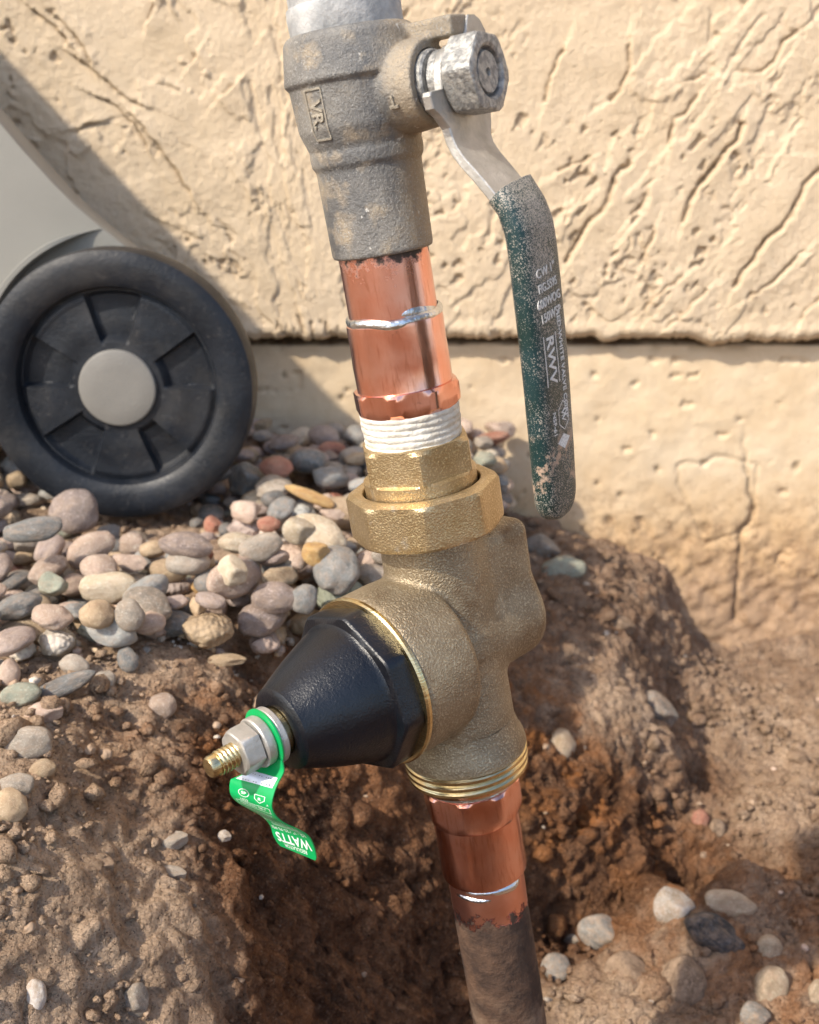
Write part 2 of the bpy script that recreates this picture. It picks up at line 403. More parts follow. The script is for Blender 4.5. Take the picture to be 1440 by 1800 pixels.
# ================================================================== GROUND (one sheet; pit dug in front of the wall)
# control points: picture x, y, ground height (m), dryness, rust
CP = [(-60, 780, 0, .6, 0), (200, 775, 0, .6, 0), (420, 765, 0, .6, 0), (560, 775, .0, .6, 0), (640, 792, -.006, .6, 0),
      (760, 850, -.036, .6, 0), (900, 905, -.061, .6, 0), (0, 930, -.009, .7, 0), (200, 930, -.009, .7, 0), (400, 930, -.009, .7, 0), (560, 940, -.012, .7, 0), (700, 950, -.022, .6, 0),
      (0, 1080, -.008, .7, 0), (200, 1080, -.009, .8, 0), (350, 1100, -.009, .8, 0), (470, 1085, -.011, .7, 0), (590, 1040, -.016, .6, 0),
      (700, 1030, -.03, .6, .2), (820, 1000, -.055, .5, .3), (960, 960, -.073, .6, .1), (1040, 968, -.082, .6, .1), (960, 1030, -.082, .6, .1),
      (0, 1230, -.004, .9, 0), (150, 1200, -.006, .85, 0), (280, 1180, -.010, .8, 0), (400, 1160, -.014, .7, .3), (520, 1140, -.020, .4, .8), (640, 1130, -.04, .3, .8),
      (0, 1400, -.014, .95, 0), (120, 1400, -.022, .9, 0), (250, 1300, -.026, .6, .4), (350, 1260, -.03, .35, .6), (430, 1230, -.04, .25, .6),
      (540, 1250, -.055, .2, .6), (660, 1230, -.065, .2, .5),
      (0, 1600, -.035, 1, 0), (120, 1600, -.046, 1, 0), (220, 1560, -.056, 1, 0), (300, 1620, -.066, 1, 0), (360, 1420, -.048, .2, .3),
      (450, 1420, -.062, .08, .4), (600, 1420, -.080, .05, .4), (700, 1420, -.095, .05, .5), (120, 1800, -.072, 1, 0), (0, 1800, -.062, 1, 0), (250, 1780, -.082, .95, 0),
      (320, 1540, -.064, .7, 0), (340, 1700, -.082, .9, 0), (430, 1620, -.085, .2, .2), (560, 1560, -.102, .0, .4), (700, 1580, -.122, 0, .4), (500, 1760, -.118, .1, 0),
      (640, 1720, -.142, 0, 0), (760, 1720, -.172, 0, 0), (400, 1800, -.105, .4, 0),
      (1110, 1030, -.098, .6, .1), (1085, 1100, -.105, .45, .1), (980, 1110, -.095, .45, .3),
      (1000, 1200, -.118, .6, .3), (1120, 1190, -.135, .55, .1), (1180, 1210, -.165, .5, .1), (960, 1270, -.125, .45, .9), (1060, 1270, -.135, .8, 0), (1170, 1290, -.155, .8, 0),
      (1160, 1040, -.135, .5, 0), (1200, 1120, -.170, .6, 0), (1300, 1180, -.185, .6, 0), (1440, 1180, -.185, .6, 0), (1560, 1180, -.18, .7, 0),
      (1280, 1290, -.185, .7, 0), (1430, 1300, -.185, .75, .0), (1000, 1380, -.150, .2, 1), (1100, 1400, -.168, .2, 1), (1210, 1390, -.20, .2, .2),
      (1330, 1430, -.185, .8, .0), (1440, 1450, -.188, .7, .1), (980, 1500, -.172, .1, 1), (1120, 1520, -.178, .35, 1), (1300, 1520, -.180, .7, .5), (1440, 1560, -.184, .5, .5),
      (960, 1600, -.197, .0, .2), (1080, 1585, -.205, .05, .4), (1200, 1600, -.228, .0, .6), (1300, 1620, -.230, .0, .5), (1420, 1680, -.2, .5, .6),
      (960, 1760, -.205, .75, 0), (1080, 1760, -.202, .7, .1), (1200, 1760, -.203, .6, .3), (1320, 1760, -.202, .6, .5), (1440, 1800, -.20, .6, .4), (860, 1740, -.205, .1, 0)]
cpw = []
for px, py, z, dr, rs in CP:
    P = at_Z(px, py, z); cpw.append((P[0], P[1], z, dr, rs))
for x in (-.5, -.38): 
    for y in (.30, .45, .6, .75, .9): cpw.append((x, y, 0 if y > .35 else -.03, .8, 0))
for x, y, z in ((-.3, .15, -.02), (-.15, .2, -.07), (0, .22, -.18), (.04, .35, -.2), (.12, .25, -.22), (.25, .25, -.21), (.4, .3, -.2), (.4, .5, -.19), (.42, .7, -.18), (.42, .9, -.18), (.55, .6, -.16), (.2, .9, -.18), (.3, .9, -.185), (.1, .9, -.09), (0, .9, -.02), (-.15, .9, 0), (-.3, .95, 0)): cpw.append((x, y, z, .6, 0))
cpw = np.array(cpw)
def _tps(r2): return .5*r2*np.log(r2+1e-12)
def _fit(vals, reg):
    P = cpw[:, :2]*10; n = len(P); d2 = ((P[:, None]-P[None])**2).sum(-1); K = _tps(d2)+np.eye(n)*reg
    Q = np.hstack([np.ones((n, 1)), P]); A = np.block([[K, Q], [Q.T, np.zeros((3, 3))]])
    return np.linalg.solve(A, np.vstack([vals, np.zeros((3, vals.shape[1]))]))
_WZ = _fit(cpw[:, 2:3], .008); _WD = _fit(cpw[:, 3:5], .05)
def _ev(W, x, y):
    x = np.asarray(x, float); sh = x.shape; q = np.stack([x.ravel(), np.asarray(y, float).ravel()], 1)*10; out = []
    P = cpw[:, :2]*10
    for i in range(0, len(q), 40000):
        b = q[i:i+40000]; d2 = ((b[:, None]-P[None])**2).sum(-1)
        out.append(_tps(d2)@W[:len(P)] + np.hstack([np.ones((len(b), 1)), b])@W[len(P):])
    return np.vstack(out).reshape(*sh, -1)
_CAV = [(*at_Z(px, py, z)[:2], r, a) for px, py, z, r, a in ((1005, 1592, -.197, .017, .030), (1100, 1578, -.203, .017, .030), (1235, 1600, -.225, .026, .034), (1200, 1640, -.215, .014, .02), (730, 1735, -.168, .034, .045), (600, 1790, -.15, .03, .035), (890, 1440, -.14, .014, .02), (1075, 1330, -.14, .010, .012))]
def near_w(x, y):   # 1 in the modelled core, 0 far away
    return (1-sstep(.42, .8, np.abs(x-.03)))*(1-sstep(.0, .35, .25-y))*(1-sstep(.0, .25, y-.9))
def ground_h(x, y):
    h = np.clip(_ev(_WZ, np.clip(x, -.45, .5), np.clip(y, .12, .95))[..., 0], -.26, .008)
    for cx_, cy_, cr_2, ca_2 in _CAV: h = h - ca_2*np.exp(-(((np.asarray(x)-cx_)**2+(np.asarray(y)-cy_)**2)/cr_2**2)**1.4)
    h = h + .014*np.exp(-np.clip(.862-np.asarray(y), 0, 1)/.012)*sstep(.08, .16, np.asarray(x))
    return h*near_w(np.asarray(x), np.asarray(y))
def hit_ground(px, py):
    r = ray(px, py); t = np.linspace(.25, 1.1, 900); P = _C+r*t[:, None]
    h = ground_h(P[:, 0], P[:, 1]); k = np.nonzero(P[:, 2] < h)[0]
    k = k[0] if len(k) else len(t)-1
    return P[k]
def lines(core, step, far):
    out = list(core); s = step; v = core[-1]
    while v < far: s *= 1.35; v += s; out.append(v)
    s = step; v = core[0]; pre = []
    while v > -far: s *= 1.35; v -= s; pre.append(v)
    return np.array(pre[::-1]+out)
gx = lines(np.arange(-.36, .42, .0014), .0014, 40)
gy = lines(np.concatenate([np.arange(.2, .40, .0018), np.arange(.40, .80, .00095), np.arange(.80, .88, .0018)]), .0018, 40)
X, Y = np.meshgrid(gx, gy, indexing='ij'); Z = ground_h(X, Y); DR = _ev(_WD, np.clip(X, -.45, .5), np.clip(Y, .12, .95)); DR = np.clip(DR, 0, 1)
for cx_, cy_, cr_2, ca_2 in _CAV: DR = DR*(1-.9*np.exp(-((X-cx_)**2+(Y-cy_)**2)/(cr_2*1.3)**2))[..., None]
nw = near_w(X, Y)
zx = np.gradient(Z, gx, axis=0); zy = np.gradient(Z, gy, axis=1)
nl = np.sqrt(1+zx**2+zy**2); nx, ny, nz = -zx/nl, -zy/nl, 1/nl
rough = .45+.55*np.clip(sstep(.0, -.03, Z), 0, 1)
S3 = (X*1., Y*1., Z*1.)
d = .010*fbm(X*16, Y*16, Z*16, 3, 3)*rough
lump = fbm(X*48, Y*48, Z*48, 21, 4, .55, True); d += .0060*(lump-.2)*rough
cl = fbm(X*110, Y*110, Z*110, 41, 4, .6); d += .0042*np.clip(cl+.05, -.3, 1)*rough
d += .0017*fbm(X*330, Y*330, Z*330, 61, 3, .6); d += .0030*(np.minimum(np.abs(fbm(X*210, Y*210, Z*210, 95, 2)), .3)-.15)*rough*sstep(-.25, .3, vnoise(X*35, Y*35, Z*35, 97))
# clods: billowy bumps with dark seams between them
cell = np.abs(fbm(X*70+3*vnoise(X*20, Y*20, Z*20, 5), Y*70, Z*70+3*vnoise(X*20, Y*20, Z*20, 9), 77, 2)); d += .010*(np.minimum(cell, .28)-.14)*rough
d += .012*(np.minimum(np.abs(fbm(X*26+2*vnoise(X*12, Y*12, Z*12, 7), Y*26, Z*26, 177, 2)), .3)-.12)*sstep(-.03, -.07, Z)
d *= (1-.38*DR[..., 0])*nw
Xd, Yd, Zd = X+nx*d, Y+ny*d, Z+nz*d
Yd = np.where(Y < 1.0, np.minimum(Yd, .9+0*Yd), Yd)
nxn, nyn = X.shape
ids = np.arange(nxn*nyn).reshape(nxn, nyn)
F = np.stack([ids[:-1, :-1], ids[1:, :-1], ids[1:, 1:], ids[:-1, 1:]], -1).reshape(-1, 4)
me = mesh_from('ground', np.stack([Xd, Yd, Zd], -1).reshape(-1, 3), F, MAT['soil'], True, 0)
ca = me.color_attributes.new('dry', 'FLOAT_COLOR', 'POINT')
buf = np.ones((nxn*nyn, 4), np.float32); buf[:, 0] = DR[..., 0].ravel(); buf[:, 1] = DR[..., 1].ravel(); buf[:, 2] = 0
ca.data.foreach_set('color', buf.ravel())
tag(link('ground', me), kind='structure')

# ================================================================== WALL: raised stucco above, painted foundation below
YS, YFD = .848, .862
def seg_field(X, Z, pts):
    """distance to polyline and signed side"""
    best = np.full(X.shape, 9.); side = np.zeros(X.shape)
    for (ax_, az), (bx, bz) in zip(pts[:-1], pts[1:]):
        dx, dz = bx-ax_, bz-az; L2 = dx*dx+dz*dz+1e-12
        t = np.clip(((X-ax_)*dx+(Z-az)*dz)/L2, 0, 1); ex = X-ax_-t*dx; ez = Z-az-t*dz; dd = np.sqrt(ex*ex+ez*ez)
        s = np.sign(dx*(Z-az)-dz*(X-ax_)); m = dd < best; best = np.where(m, dd, best); side = np.where(m, s, side)
    return best, side
def wall_pts(L, Yw): return [tuple(at_Y(px, py, Yw)[[0, 2]]) for px, py in L]
CR = [[(1107, 287), (1082, 308), (1067, 354), (1052, 375), (1032, 392), (1015, 425), (996, 460)],
      [(1305, 217), (1298, 242), (1273, 267), (1257, 292), (1227, 325), (1211, 354), (1202, 387)],
      [(1460, 280), (1411, 325), (1398, 362), (1373, 400), (1344, 421), (1323, 454), (1307, 475), (1290, 504)],
      [(1402, 54), (1377, 71), (1361, 108), (1340, 125), (1307, 127)], [(1107, 79), (1105, 121), (1090, 162), (1073, 175)],
      [(1225, 171), (1202, 200), (1182, 208), (1177, 250)], [(990, 87), (969, 133), (957, 179)],
      [(1140, 333), (1132, 354), (1111, 379)], [(1148, 408), (1132, 450)], [(1400, 454), (1356, 496), (1315, 521)],
      [(1200, 485), (1150, 520), (1130, 545)], [(1240, 510), (1200, 550), (1170, 575)], [(1253, 133), (1235, 131), (1205, 145)],
      [(1030, 280), (1000, 290), (985, 300)], [(1440, 525), (1415, 545), (1408, 560)],
      [(130, 100), (160, 120), (195, 150), (225, 175), (252, 185)], [(100, 30), (140, 70), (160, 110)], [(170, 170), (205, 185), (240, 225), (260, 260)],
      [(60, 20), (110, 60), (120, 75)], [(230, 200), (265, 240), (310, 300), (335, 340)], [(270, 10), (262, 35)], [(345, 95), (335, 110)], [(140, 225), (175, 215)], [(410, 150), (395, 165)]]
zs0 = at_Y(720, 594, YS)[2]
wx = lines(np.arange(-.40, .40, .0012), .0012, 4.0)
wzl = np.arange(0, .285, .0012); st = .0012; v = wzl[-1]; wz = list(wzl)
while v < 2.6: st *= 1.3; v += st; wz.append(v)
wz = np.array(wz)
X, Zr = np.meshgrid(wx, wz, indexing='ij')
edge = zs0 + .0035*fbm(wx*16, wx*0, None, 5, 3) + .0032*fbm(wx*90, wx*0, None, 9, 5, .65) 
edge += -.0045*np.exp(-((wx-at_Y(1255, 600, YS)[0])/.010)**2) - .003*np.exp(-((wx-at_Y(1065, 600, YS)[0])/.006)**2) - .003*np.exp(-((wx-at_Y(535, 600, YS)[0])/.008)**2)
edge = np.where(np.abs(wx) < .5, edge, zs0)
Z = Zr + edge[:, None]*1.0
Zc = Z
th = radians(52); a_ = X*cos(th)+Z*sin(th); b_ = -X*sin(th)+Z*cos(th)      # strokes of the trowel run up to the right
lft = sstep(-.02, -.12, X); th2 = radians(-48); a2 = X*cos(th2)+Z*sin(th2); b2 = -X*sin(th2)+Z*cos(th2)
A1 = a_*(1-lft)+a2*lft; B1 = b_*(1-lft)+b2*lft
wob = .25*fbm(X*60, Z*60, None, 90, 3)
pl = fbm(A1*8+wob, B1*17+wob, None, 31, 5, .55); plate = sstep(.06, .11, pl)*.0016 + sstep(.2, .24, fbm(A1*9-wob, B1*19, None, 131, 5))*.0013
pit = fbm(A1*95+wob, B1*150, None, 51, 3, .55); dens = sstep(-.3, .3, fbm(X*14, Z*14, None, 57, 2))
pits = -sstep(.36, .50, pit)*.0028*dens
r_ = plate + pits + .0012*fbm(X*40, Z*40, None, 71, 3) + .0007*fbm(A1*180, B1*220, None, 73, 3)*sstep(-.3, .35, fbm(X*11, Z*11, None, 75, 2))
wobx = .0016*fbm(X*180, Z*180, None, 83, 3); wobz = .0016*fbm(X*180, Z*180, None, 87, 3)
dirt = np.zeros_like(X)
for k, L in enumerate(CR):
    dd, sd = seg_field(X+wobx, Z+wobz, wall_pts(L, YS)); wd = .0011 if k < 10 else .0010
    dp = .0042 if k < 10 else .0028
    if k in (0, 1, 2): wd, dp = .0016, .0065
    r_ += -dp*np.exp(-(dd/wd)**2)*(.65+.5*fbm(X*120, Z*120, None, 99+k, 2)); r_ += np.where(sd > 0, 1, -.3)*.0022*np.exp(-dd/.010)*sstep(0, .001, dd)
    dirt = np.maximum(dirt, .5*np.exp(-(dd/(wd*.9))**2))
r_ *= (1-sstep(.45, .9, np.abs(X)))*(1-sstep(.1, .4, Z-.33))
round_ = .006*np.exp(-Zr/.0035)          # the plaster's lower lip is rolled over
Yw = YS - r_ + round_ - .0025*np.exp(-((Zr-.006)/.006)**2)
nX, nZ = X.shape; V = np.stack([X, Yw, Zc], -1).reshape(-1, 3)
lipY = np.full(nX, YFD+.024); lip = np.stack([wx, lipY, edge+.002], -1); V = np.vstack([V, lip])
ids = np.arange(nX*nZ).reshape(nX, nZ)
F = np.stack([ids[:-1, :-1], ids[1:, :-1], ids[1:, 1:], ids[:-1, 1:]], -1).reshape(-1, 4)
l0 = nX*nZ+np.arange(nX); F2 = np.stack([l0[:-1], l0[1:], ids[1:, 0], ids[:-1, 0]], -1); F = np.vstack([F, F2])
wallE = bpy.data.objects.new('stucco_wall', None); COL.objects.link(wallE); wallE.location = (0, YFD, 0)
tag(wallE, 'cream stucco house wall with a ragged plaster edge over its painted foundation', 'wall')
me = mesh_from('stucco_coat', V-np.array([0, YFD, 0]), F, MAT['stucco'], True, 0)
ca = me.color_attributes.new('dirt', 'FLOAT_COLOR', 'POINT')
dc = np.concatenate([(dirt + .55*sstep(.3, .44, pit)*dens*.5).ravel(), np.full(nX, 1.)]).clip(0, 1); buf = np.repeat(dc[:, None], 4, 1).astype(np.float32); buf[:, 3] = 1  # underside of the lip fully browned, putting the gap's shade into the colour
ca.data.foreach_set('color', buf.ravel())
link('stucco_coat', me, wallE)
# foundation
fx = lines(np.arange(-.40, .40, .0018), .0018, 4.0); fz = np.concatenate([[-.6, -.4], np.arange(-.30, .10, .0018)])
X, Z = np.meshgrid(fx, fz, indexing='ij'); r_ = .0016*fbm(X*22, Z*22, None, 201, 4)+.0006*fbm(X*70, Z*90, None, 203, 4)
low = sstep(-.03, -.12, Z); r_ += low*(.004*fbm(X*28, Z*28, None, 205, 4, .6)+.003*fbm(X*90, Z*90, None, 207, 3))
r_ += -.002*sstep(.56, .66, fbm(X*70, Z*85, None, 209, 3))
dirt = np.zeros_like(X)
FC = [[(1300, 640), (1306, 720), (1310, 800), (1322, 880), (1325, 915), (1303, 930), (1298, 1000), (1294, 1060), (1290, 1090)]]
PATCH = [(1190, 820), (1205, 815), (1235, 818), (1260, 800), (1330, 815), (1325, 900), (1300, 935), (1240, 960), (1225, 925), (1212, 890), (1195, 860), (1190, 820)]
for L in FC:
    dd, sd = seg_field(X+.0025*fbm(X*130, Z*130, None, 211, 3), Z, wall_pts(L, YFD)); fade = sstep(.02, -.05, Z)
    r_ += -.0035*np.exp(-(dd/.0016)**2)*fade; dirt = np.maximum(dirt, .45*fade*np.exp(-(dd/.0013)**2))
dd, sd = seg_field(X+.002*fbm(X*90, Z*90, None, 221, 3), Z+.002*fbm(X*90, Z*90, None, 223, 3), wall_pts(PATCH, YFD)); r_ += -.0016*np.exp(-(dd/.0012)**2); dirt = np.maximum(dirt, .22*np.exp(-(dd/.001)**2))
for px, py, rr_ in ((1155, 825, .0022), (1063, 995, .003), (1070, 915, .0035), (1115, 935, .0022), (1235, 1120, .0022), (985, 900, .003), (1090, 870, .002), (1160, 1040, .006), (1240, 930, .004), (930, 800, .002), (1400, 820, .003), (1050, 850, .0018), (1330, 990, .003), (600, 700, .002), (500, 660, .002)):
    c = at_Y(px, py, YFD); q = np.exp(-(((X-c[0])/rr_)**2+((Z-c[2])/(rr_*1.3))**2)**2); r_ -= .002*q; dirt = np.maximum(dirt, .55*q)
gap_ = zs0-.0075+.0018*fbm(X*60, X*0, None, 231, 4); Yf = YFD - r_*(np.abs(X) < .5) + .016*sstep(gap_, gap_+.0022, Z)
nX, nZ = X.shape; ids = np.arange(nX*nZ).reshape(nX, nZ)
F = np.stack([ids[:-1, :-1], ids[1:, :-1], ids[1:, 1:], ids[:-1, 1:]], -1).reshape(-1, 4)
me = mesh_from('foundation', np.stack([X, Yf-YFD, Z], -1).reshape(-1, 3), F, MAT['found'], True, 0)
ca = me.color_attributes.new('dirt', 'FLOAT_COLOR', 'POINT'); dirt = np.maximum(dirt, .95*sstep(gap_-.0012, gap_+.001, Z)); dirt = np.maximum(dirt, .6*sstep(.15, .4, fbm(X*45, Z*30, None, 241, 4))*sstep(-.016, -.004, Z-zs0)*sstep(.1, .16, X)); buf = np.repeat(dirt.ravel().clip(0, 1)[:, None], 4, 1).astype(np.float32); buf[:, 3] = 1  # groove: brown staining, laid on strongly to paint in the lip's shade
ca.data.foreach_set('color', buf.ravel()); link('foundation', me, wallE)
v, f = rbox(0, 0, 0, 4000, 70, 1600, 1); me = mesh_from('wall_core', v*.001, f, MAT['found'], False); o = link('wall_core', me, wallE); o.location = (0, .097, 1.0)

# ================================================================== WHEELED BIN
WC = np.array([(203-720)/2000*.66, .650, .0805])
binE = bpy.data.objects.new('wheeled_bin', None); COL.objects.link(binE); binE.location = (WC[0], .74, 0)
tag(binE, 'beige grey plastic wheeled bin tipped back beside the wall, only its lower corner in view', 'bin')
BO = np.array([WC[0], .74, 0])
def P_(x, y, Yw): q = at_Y(x, y, Yw); return (q[0], q[2])
YB = .694
outl = [P_(228, 436, YB), P_(212, 424, YB), P_(172, 392, YB), P_(132, 358, YB), P_(92, 318, YB), P_(32, 252, YB), P_(-28, 180, YB)]
top = outl[-1]; outl += [(top[0]-.30, top[1]+.33), (top[0]-.62, top[1]+.05), (WC[0]-.36, .03)]
for k in range(15):
    t = radians(235+k*(360+62-235)/14.); outl.append((WC[0]+.052*cos(t), WC[2]+.052*sin(t)))
outl = np.array(outl); ctr = outl.mean(0)
V, F, n = [], [], len(outl)
for s_, y_ in ((.985, YB), (1., YB+.004), (1., .782), (.985, .786)):
    c2 = (outl-ctr)*s_+ctr; c2[:7] -= np.array([.016, .006])*(y_ > .75); V += [(p[0], y_, p[1]) for p in c2]
for k in range(3):
    for i in range(n): a, b = k*n+i, k*n+(i+1) % n; F.append((a, b, b+n, a+n))
F.append(tuple(range(n))[::-1]); F.append(tuple(range(3*n, 4*n)))
V = np.array(V)
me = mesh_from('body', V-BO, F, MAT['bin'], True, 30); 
import bmesh
bm = bmesh.new(); bm.from_mesh(me); bmesh.ops.recalc_face_normals(bm, faces=bm.faces); bm.to_mesh(me); bm.free()
link('body', me, binE)
# wheel-arch lip: a moulded band round the top of the wheel, and the crease across the body
def sweep(path, ring, closed_ring=True):
    """path: list of (pos, n1, n2); ring: list of (a,b)"""
    V = []; F = []; m = len(ring)
    for p, n1, n2 in path:
        for a, b in ring: V.append(np.array(p)+a*np.array(n1)+b*np.array(n2))
    for i in range(len(path)-1):
        for j in range(m): q, r2 = i*m+j, i*m+(j+1) % m; F.append((q, r2, r2+m, q+m))
    F.append(tuple(range(m))[::-1]); F.append(tuple(range((len(path)-1)*m, len(path)*m)))
    return np.array(V), F
ring = [(-.0012, -.003), (.0014, -.003), (.002, -.002), (.0022, .018), (-.002, .018), (-.0018, -.002)]
path = []
for k in range(46):
    t = radians(98+k*2.5); tp = sstep(-1, 9, k*1.); path.append(((WC[0]+.0885*cos(t), YB-.010+.011*(1-tp), WC[2]+.0885*sin(t)), (cos(t)*tp, 0, sin(t)*tp), (0, 1*(.4+.6*tp), 0)))
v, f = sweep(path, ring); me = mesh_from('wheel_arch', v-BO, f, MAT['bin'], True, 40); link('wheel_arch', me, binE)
# wheel (axis along Y)
wE = link('wheel', None, binE); 
wv, wf = lathe(rr([(57.5, 30), (60, 31), (72, 31), (76.5, 29), (79.3, 25), (80, 18), (80, 8), (79, 2.5), (76, .6), (71, 0), (65, .4), (61, 1.6), (58.8, 3.2), (57.8, 5.5), (57.2, 9), (57.2, 29)]), seg=128, cap0=False, cap1=False)
def wheel_orient(vf): return orient(vf, (0, 0, 0), (1, 0, 0), (0, 0, 1), (0, 1, 0))
def flipf(vf): return vf[0], [q[::-1] for q in vf[1]]
WO = (WC-BO)
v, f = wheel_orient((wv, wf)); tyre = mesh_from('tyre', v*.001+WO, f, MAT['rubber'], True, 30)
wheel = bpy.data.objects.new('wheel', tyre); bpy.data.objects.remove(wE); COL.objects.link(wheel); wheel.parent = binE
# disc: ten sectors, alternately sunk
edges_ = [-72, -35, 2, 45, 70, 110, 148, 180, 213, 253]
edges_ = sorted([(-e) % 360 for e in edges_])
nr, na = 30, 360; V, F = [], []
for i in range(nr):
    r = 20+(57.4-20)*i/(nr-1)
    for k in range(na):
        dg_ = k*360/na; idx_ = sum(1 for e in edges_ if e <= dg_) % 10
        up_ = idx_ % 2
        prev = min(((dg_-e) % 360) for e in edges_); nxt = min(((e-dg_) % 360) for e in edges_); dist = min(prev, nxt)*r*pi/180
        k1 = min(1, dist/1.6)
        base = 6.5 + (0 if up_ else 5.5*k1)
        inner = max(0, min(1, (r-27)/3.)); outer = max(0, min(1, (56.2-r)/2.))
        y_ = 6.5*(1-inner)+base*inner if r < 33 else base
        y_ = y_*outer+8*(1-outer); y_ += .25*sin(r*.3)+.9*(r-40)/17.
        V.append((r*cos(dg_*pi/180), r*sin(dg_*pi/180), y_))
for i in range(nr-1):
    for k in range(na): a, b = i*na+k, i*na+(k+1) % na; F.append((a, a+na, b+na, b))
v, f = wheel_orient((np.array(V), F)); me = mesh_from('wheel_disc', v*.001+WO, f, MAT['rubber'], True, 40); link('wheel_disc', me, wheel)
bpl = lathe(rr([(79, 12), (79, 13)]), seg=64)  
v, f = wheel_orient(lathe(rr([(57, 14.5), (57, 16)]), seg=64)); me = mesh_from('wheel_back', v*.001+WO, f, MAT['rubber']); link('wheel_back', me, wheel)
cv = lathe(rr([(22.6, 8), (22.6, 4.2), (22.0, 3.3), (21, 2.9), (12, 2.5), (.5, 2.3)]), seg=96, cap0=False)
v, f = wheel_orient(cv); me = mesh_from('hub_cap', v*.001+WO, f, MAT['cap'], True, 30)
bm = bmesh.new(); bm.from_mesh(me); bmesh.ops.recalc_face_normals(bm, faces=bm.faces); bm.to_mesh(me); bm.free(); link('hub_cap', me, wheel)
for mm in (tyre,):
    bm = bmesh.new(); bm.from_mesh(mm); bmesh.ops.recalc_face_normals(bm, faces=bm.faces); bm.to_mesh(mm); bm.free()
# shadow-side axle
v, f = wheel_orient(lathe(rr([(6, 14), (6, 110)]), seg=24)); me = mesh_from('axle', v*.001+WO, f, MAT['steel']); link('axle', me, binE)

# ================================================================== PIPEWORK (leaning riser). local frame: x right-up, y away, z up the pipe, mm
LEAN = radians(9.14263)
OX = np.array([cos(LEAN), 0, sin(LEAN)]); OY = np.array([0, 1, 0]); OZ = np.array([-sin(LEAN), 0, cos(LEAN)])
O0 = np.array([-.02036, .373, .25770])
R4 = Matrix(((OX[0], OY[0], OZ[0], 0), (OX[1], OY[1], OZ[1], 0), (OX[2], OY[2], OZ[2], 0), (0, 0, 0, 1)))
def thing(name, label, cat, s_base, group=None):
    o = bpy.data.objects.new(name, None); COL.objects.link(o); o.empty_display_size = .02
    P = O0-OZ*s_base*.001; o.matrix_world = Matrix.Translation(Vector(P))@R4; o['sb'] = s_base
    tag(o, label, cat, group); return o
def part(name, vf, mat, root, parent=None, ang=38, smooth=True, fix=False):
    v, f = vf; v = (np.asarray(v, float)+np.array([0, 0, root['sb']]))*.001
    me = mesh_from(name, v, f, mat, smooth, ang)
    if fix:
        bm = bmesh.new(); bm.from_mesh(me); bmesh.ops.recalc_face_normals(bm, faces=bm.faces); bm.to_mesh(me); bm.free()
    return link(name, me, parent or root)
def L_(pts, **k): return lathe([(r, None, -s) for r, s in pts], **k)       # rows given as (radius, s)

# ---- galvanized pipe going up out of the picture
t = thing('galvanized_pipe', 'galvanized steel pipe entering the top of the ball valve', 'pipe', 12)
part('pipe', L_([(16.4, 14), (16.4, -150), (16.0, -150)]), MAT['galv'], t, ang=30, fix=True)
part('thread_collar', L_([(16.5, 12), (17.3, 11), (17.5, 3), (17.2, 1), (16.5, .4)], jig=lambda th, z, r: (r+.12*sin(3*th+z), 0)), MAT['galv'], t, fix=True)

# ---- ball valve
SV = 28.0; PSI = radians(33)
e_ = np.array([cos(PSI), -sin(PSI), 0]); w_ = np.array([sin(PSI), cos(PSI), 0]); z_ = np.array([0, 0, 1.])
prof_z = np.array([21, 19, 17.5, 6, 4.6, -8, -14.2, -15.5, -18.5, -20, -46.6, -47.5][::-1], float)
prof_r = np.array([17.5, 19.0, 20.0, 21.9, 20.6, 19.8, 17.6, 17.9, 17.7, 16.7, 16.3, 15.9][::-1], float)
def f_valve(X, Y, Z):
    rho = np.sqrt(X*X+Y*Y); R = np.interp(Z, prof_z, prof_r); d = (rho-R)*.93
    d = smax(d, np.maximum(Z-19.5, -47.2-Z), 1.)
    A = X*e_[0]+Y*e_[1]; Wd = X*w_[0]+Y*w_[1]
    rb = np.sqrt(Wd*Wd+Z*Z); boss = smax(rb-13.2+.6*sstep(20, 27, A), np.maximum(-A, A-27.6), .8)
    d = smin(d, boss, .7)
    arm_c = np.stack([A-20.5, Wd-5.8, Z-14.6], 0); q = np.abs(arm_c)-np.array([14.6, 4.2, 2.0])[:, None, None, None]
    box = np.sqrt((np.maximum(q, 0)**2).sum(0))+np.minimum(q.max(0), 0)-.9
    d = smin(d, box, 2.)
    # sockets
    d = smax(d, -np.maximum(rho-14.3, Z+38), .4); d = smax(d, -np.maximum(rb-9.6, 26-A), .3)
    # notch under the stop arm beyond the boss face
    return d
Vv, Fv = surface_nets(f_valve, (-25, -36, -50), (38, 26, 24), .62)
tv = thing('ball_valve', 'weathered grey bronze ball valve with green handled lever at the top of the pipe run', 'ball valve', SV+47)
Vv = Vv+np.array([0, 0, -SV])
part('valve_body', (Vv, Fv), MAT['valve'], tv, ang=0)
def on_stem(vf): return orient(vf, e_*2.6+np.array([0, 0, -SV]), w_, z_, e_)               # lathe z -> stem axis
part('stem', on_stem(lathe(rr([(6.8, 20), (6.8, 28), (8.6, 28.3), (8.6, 30.5), (6, 30.6), (6, 43.2), (5.7, 43.8), (1.2, 43.8), (1.0, 42.2)]), seg=64)), MAT['steelnut'], tv, fix=True)
part('packing_ring', on_stem(lathe(rr([(9.4, 22.5), (9.4, 26.2), (8.8, 26.8), (7.2, 26.9), (7.2, 22.5)]), seg=64, cap0=False, cap1=False)), MAT['steelnut'], tv, fix=True)
hexr = [(10.6, 10.4, 34.6), (11.6, 10.4, 35.3), (12.2, 10.4, 35.8), (12.2, 10.4, 43.4), (11.3, 10.4, 44.2), (10.0, 9.9, 44.6), (7.9, None, 44.6), (7.1, None, 44.1), (6.5, None, 42.0)]
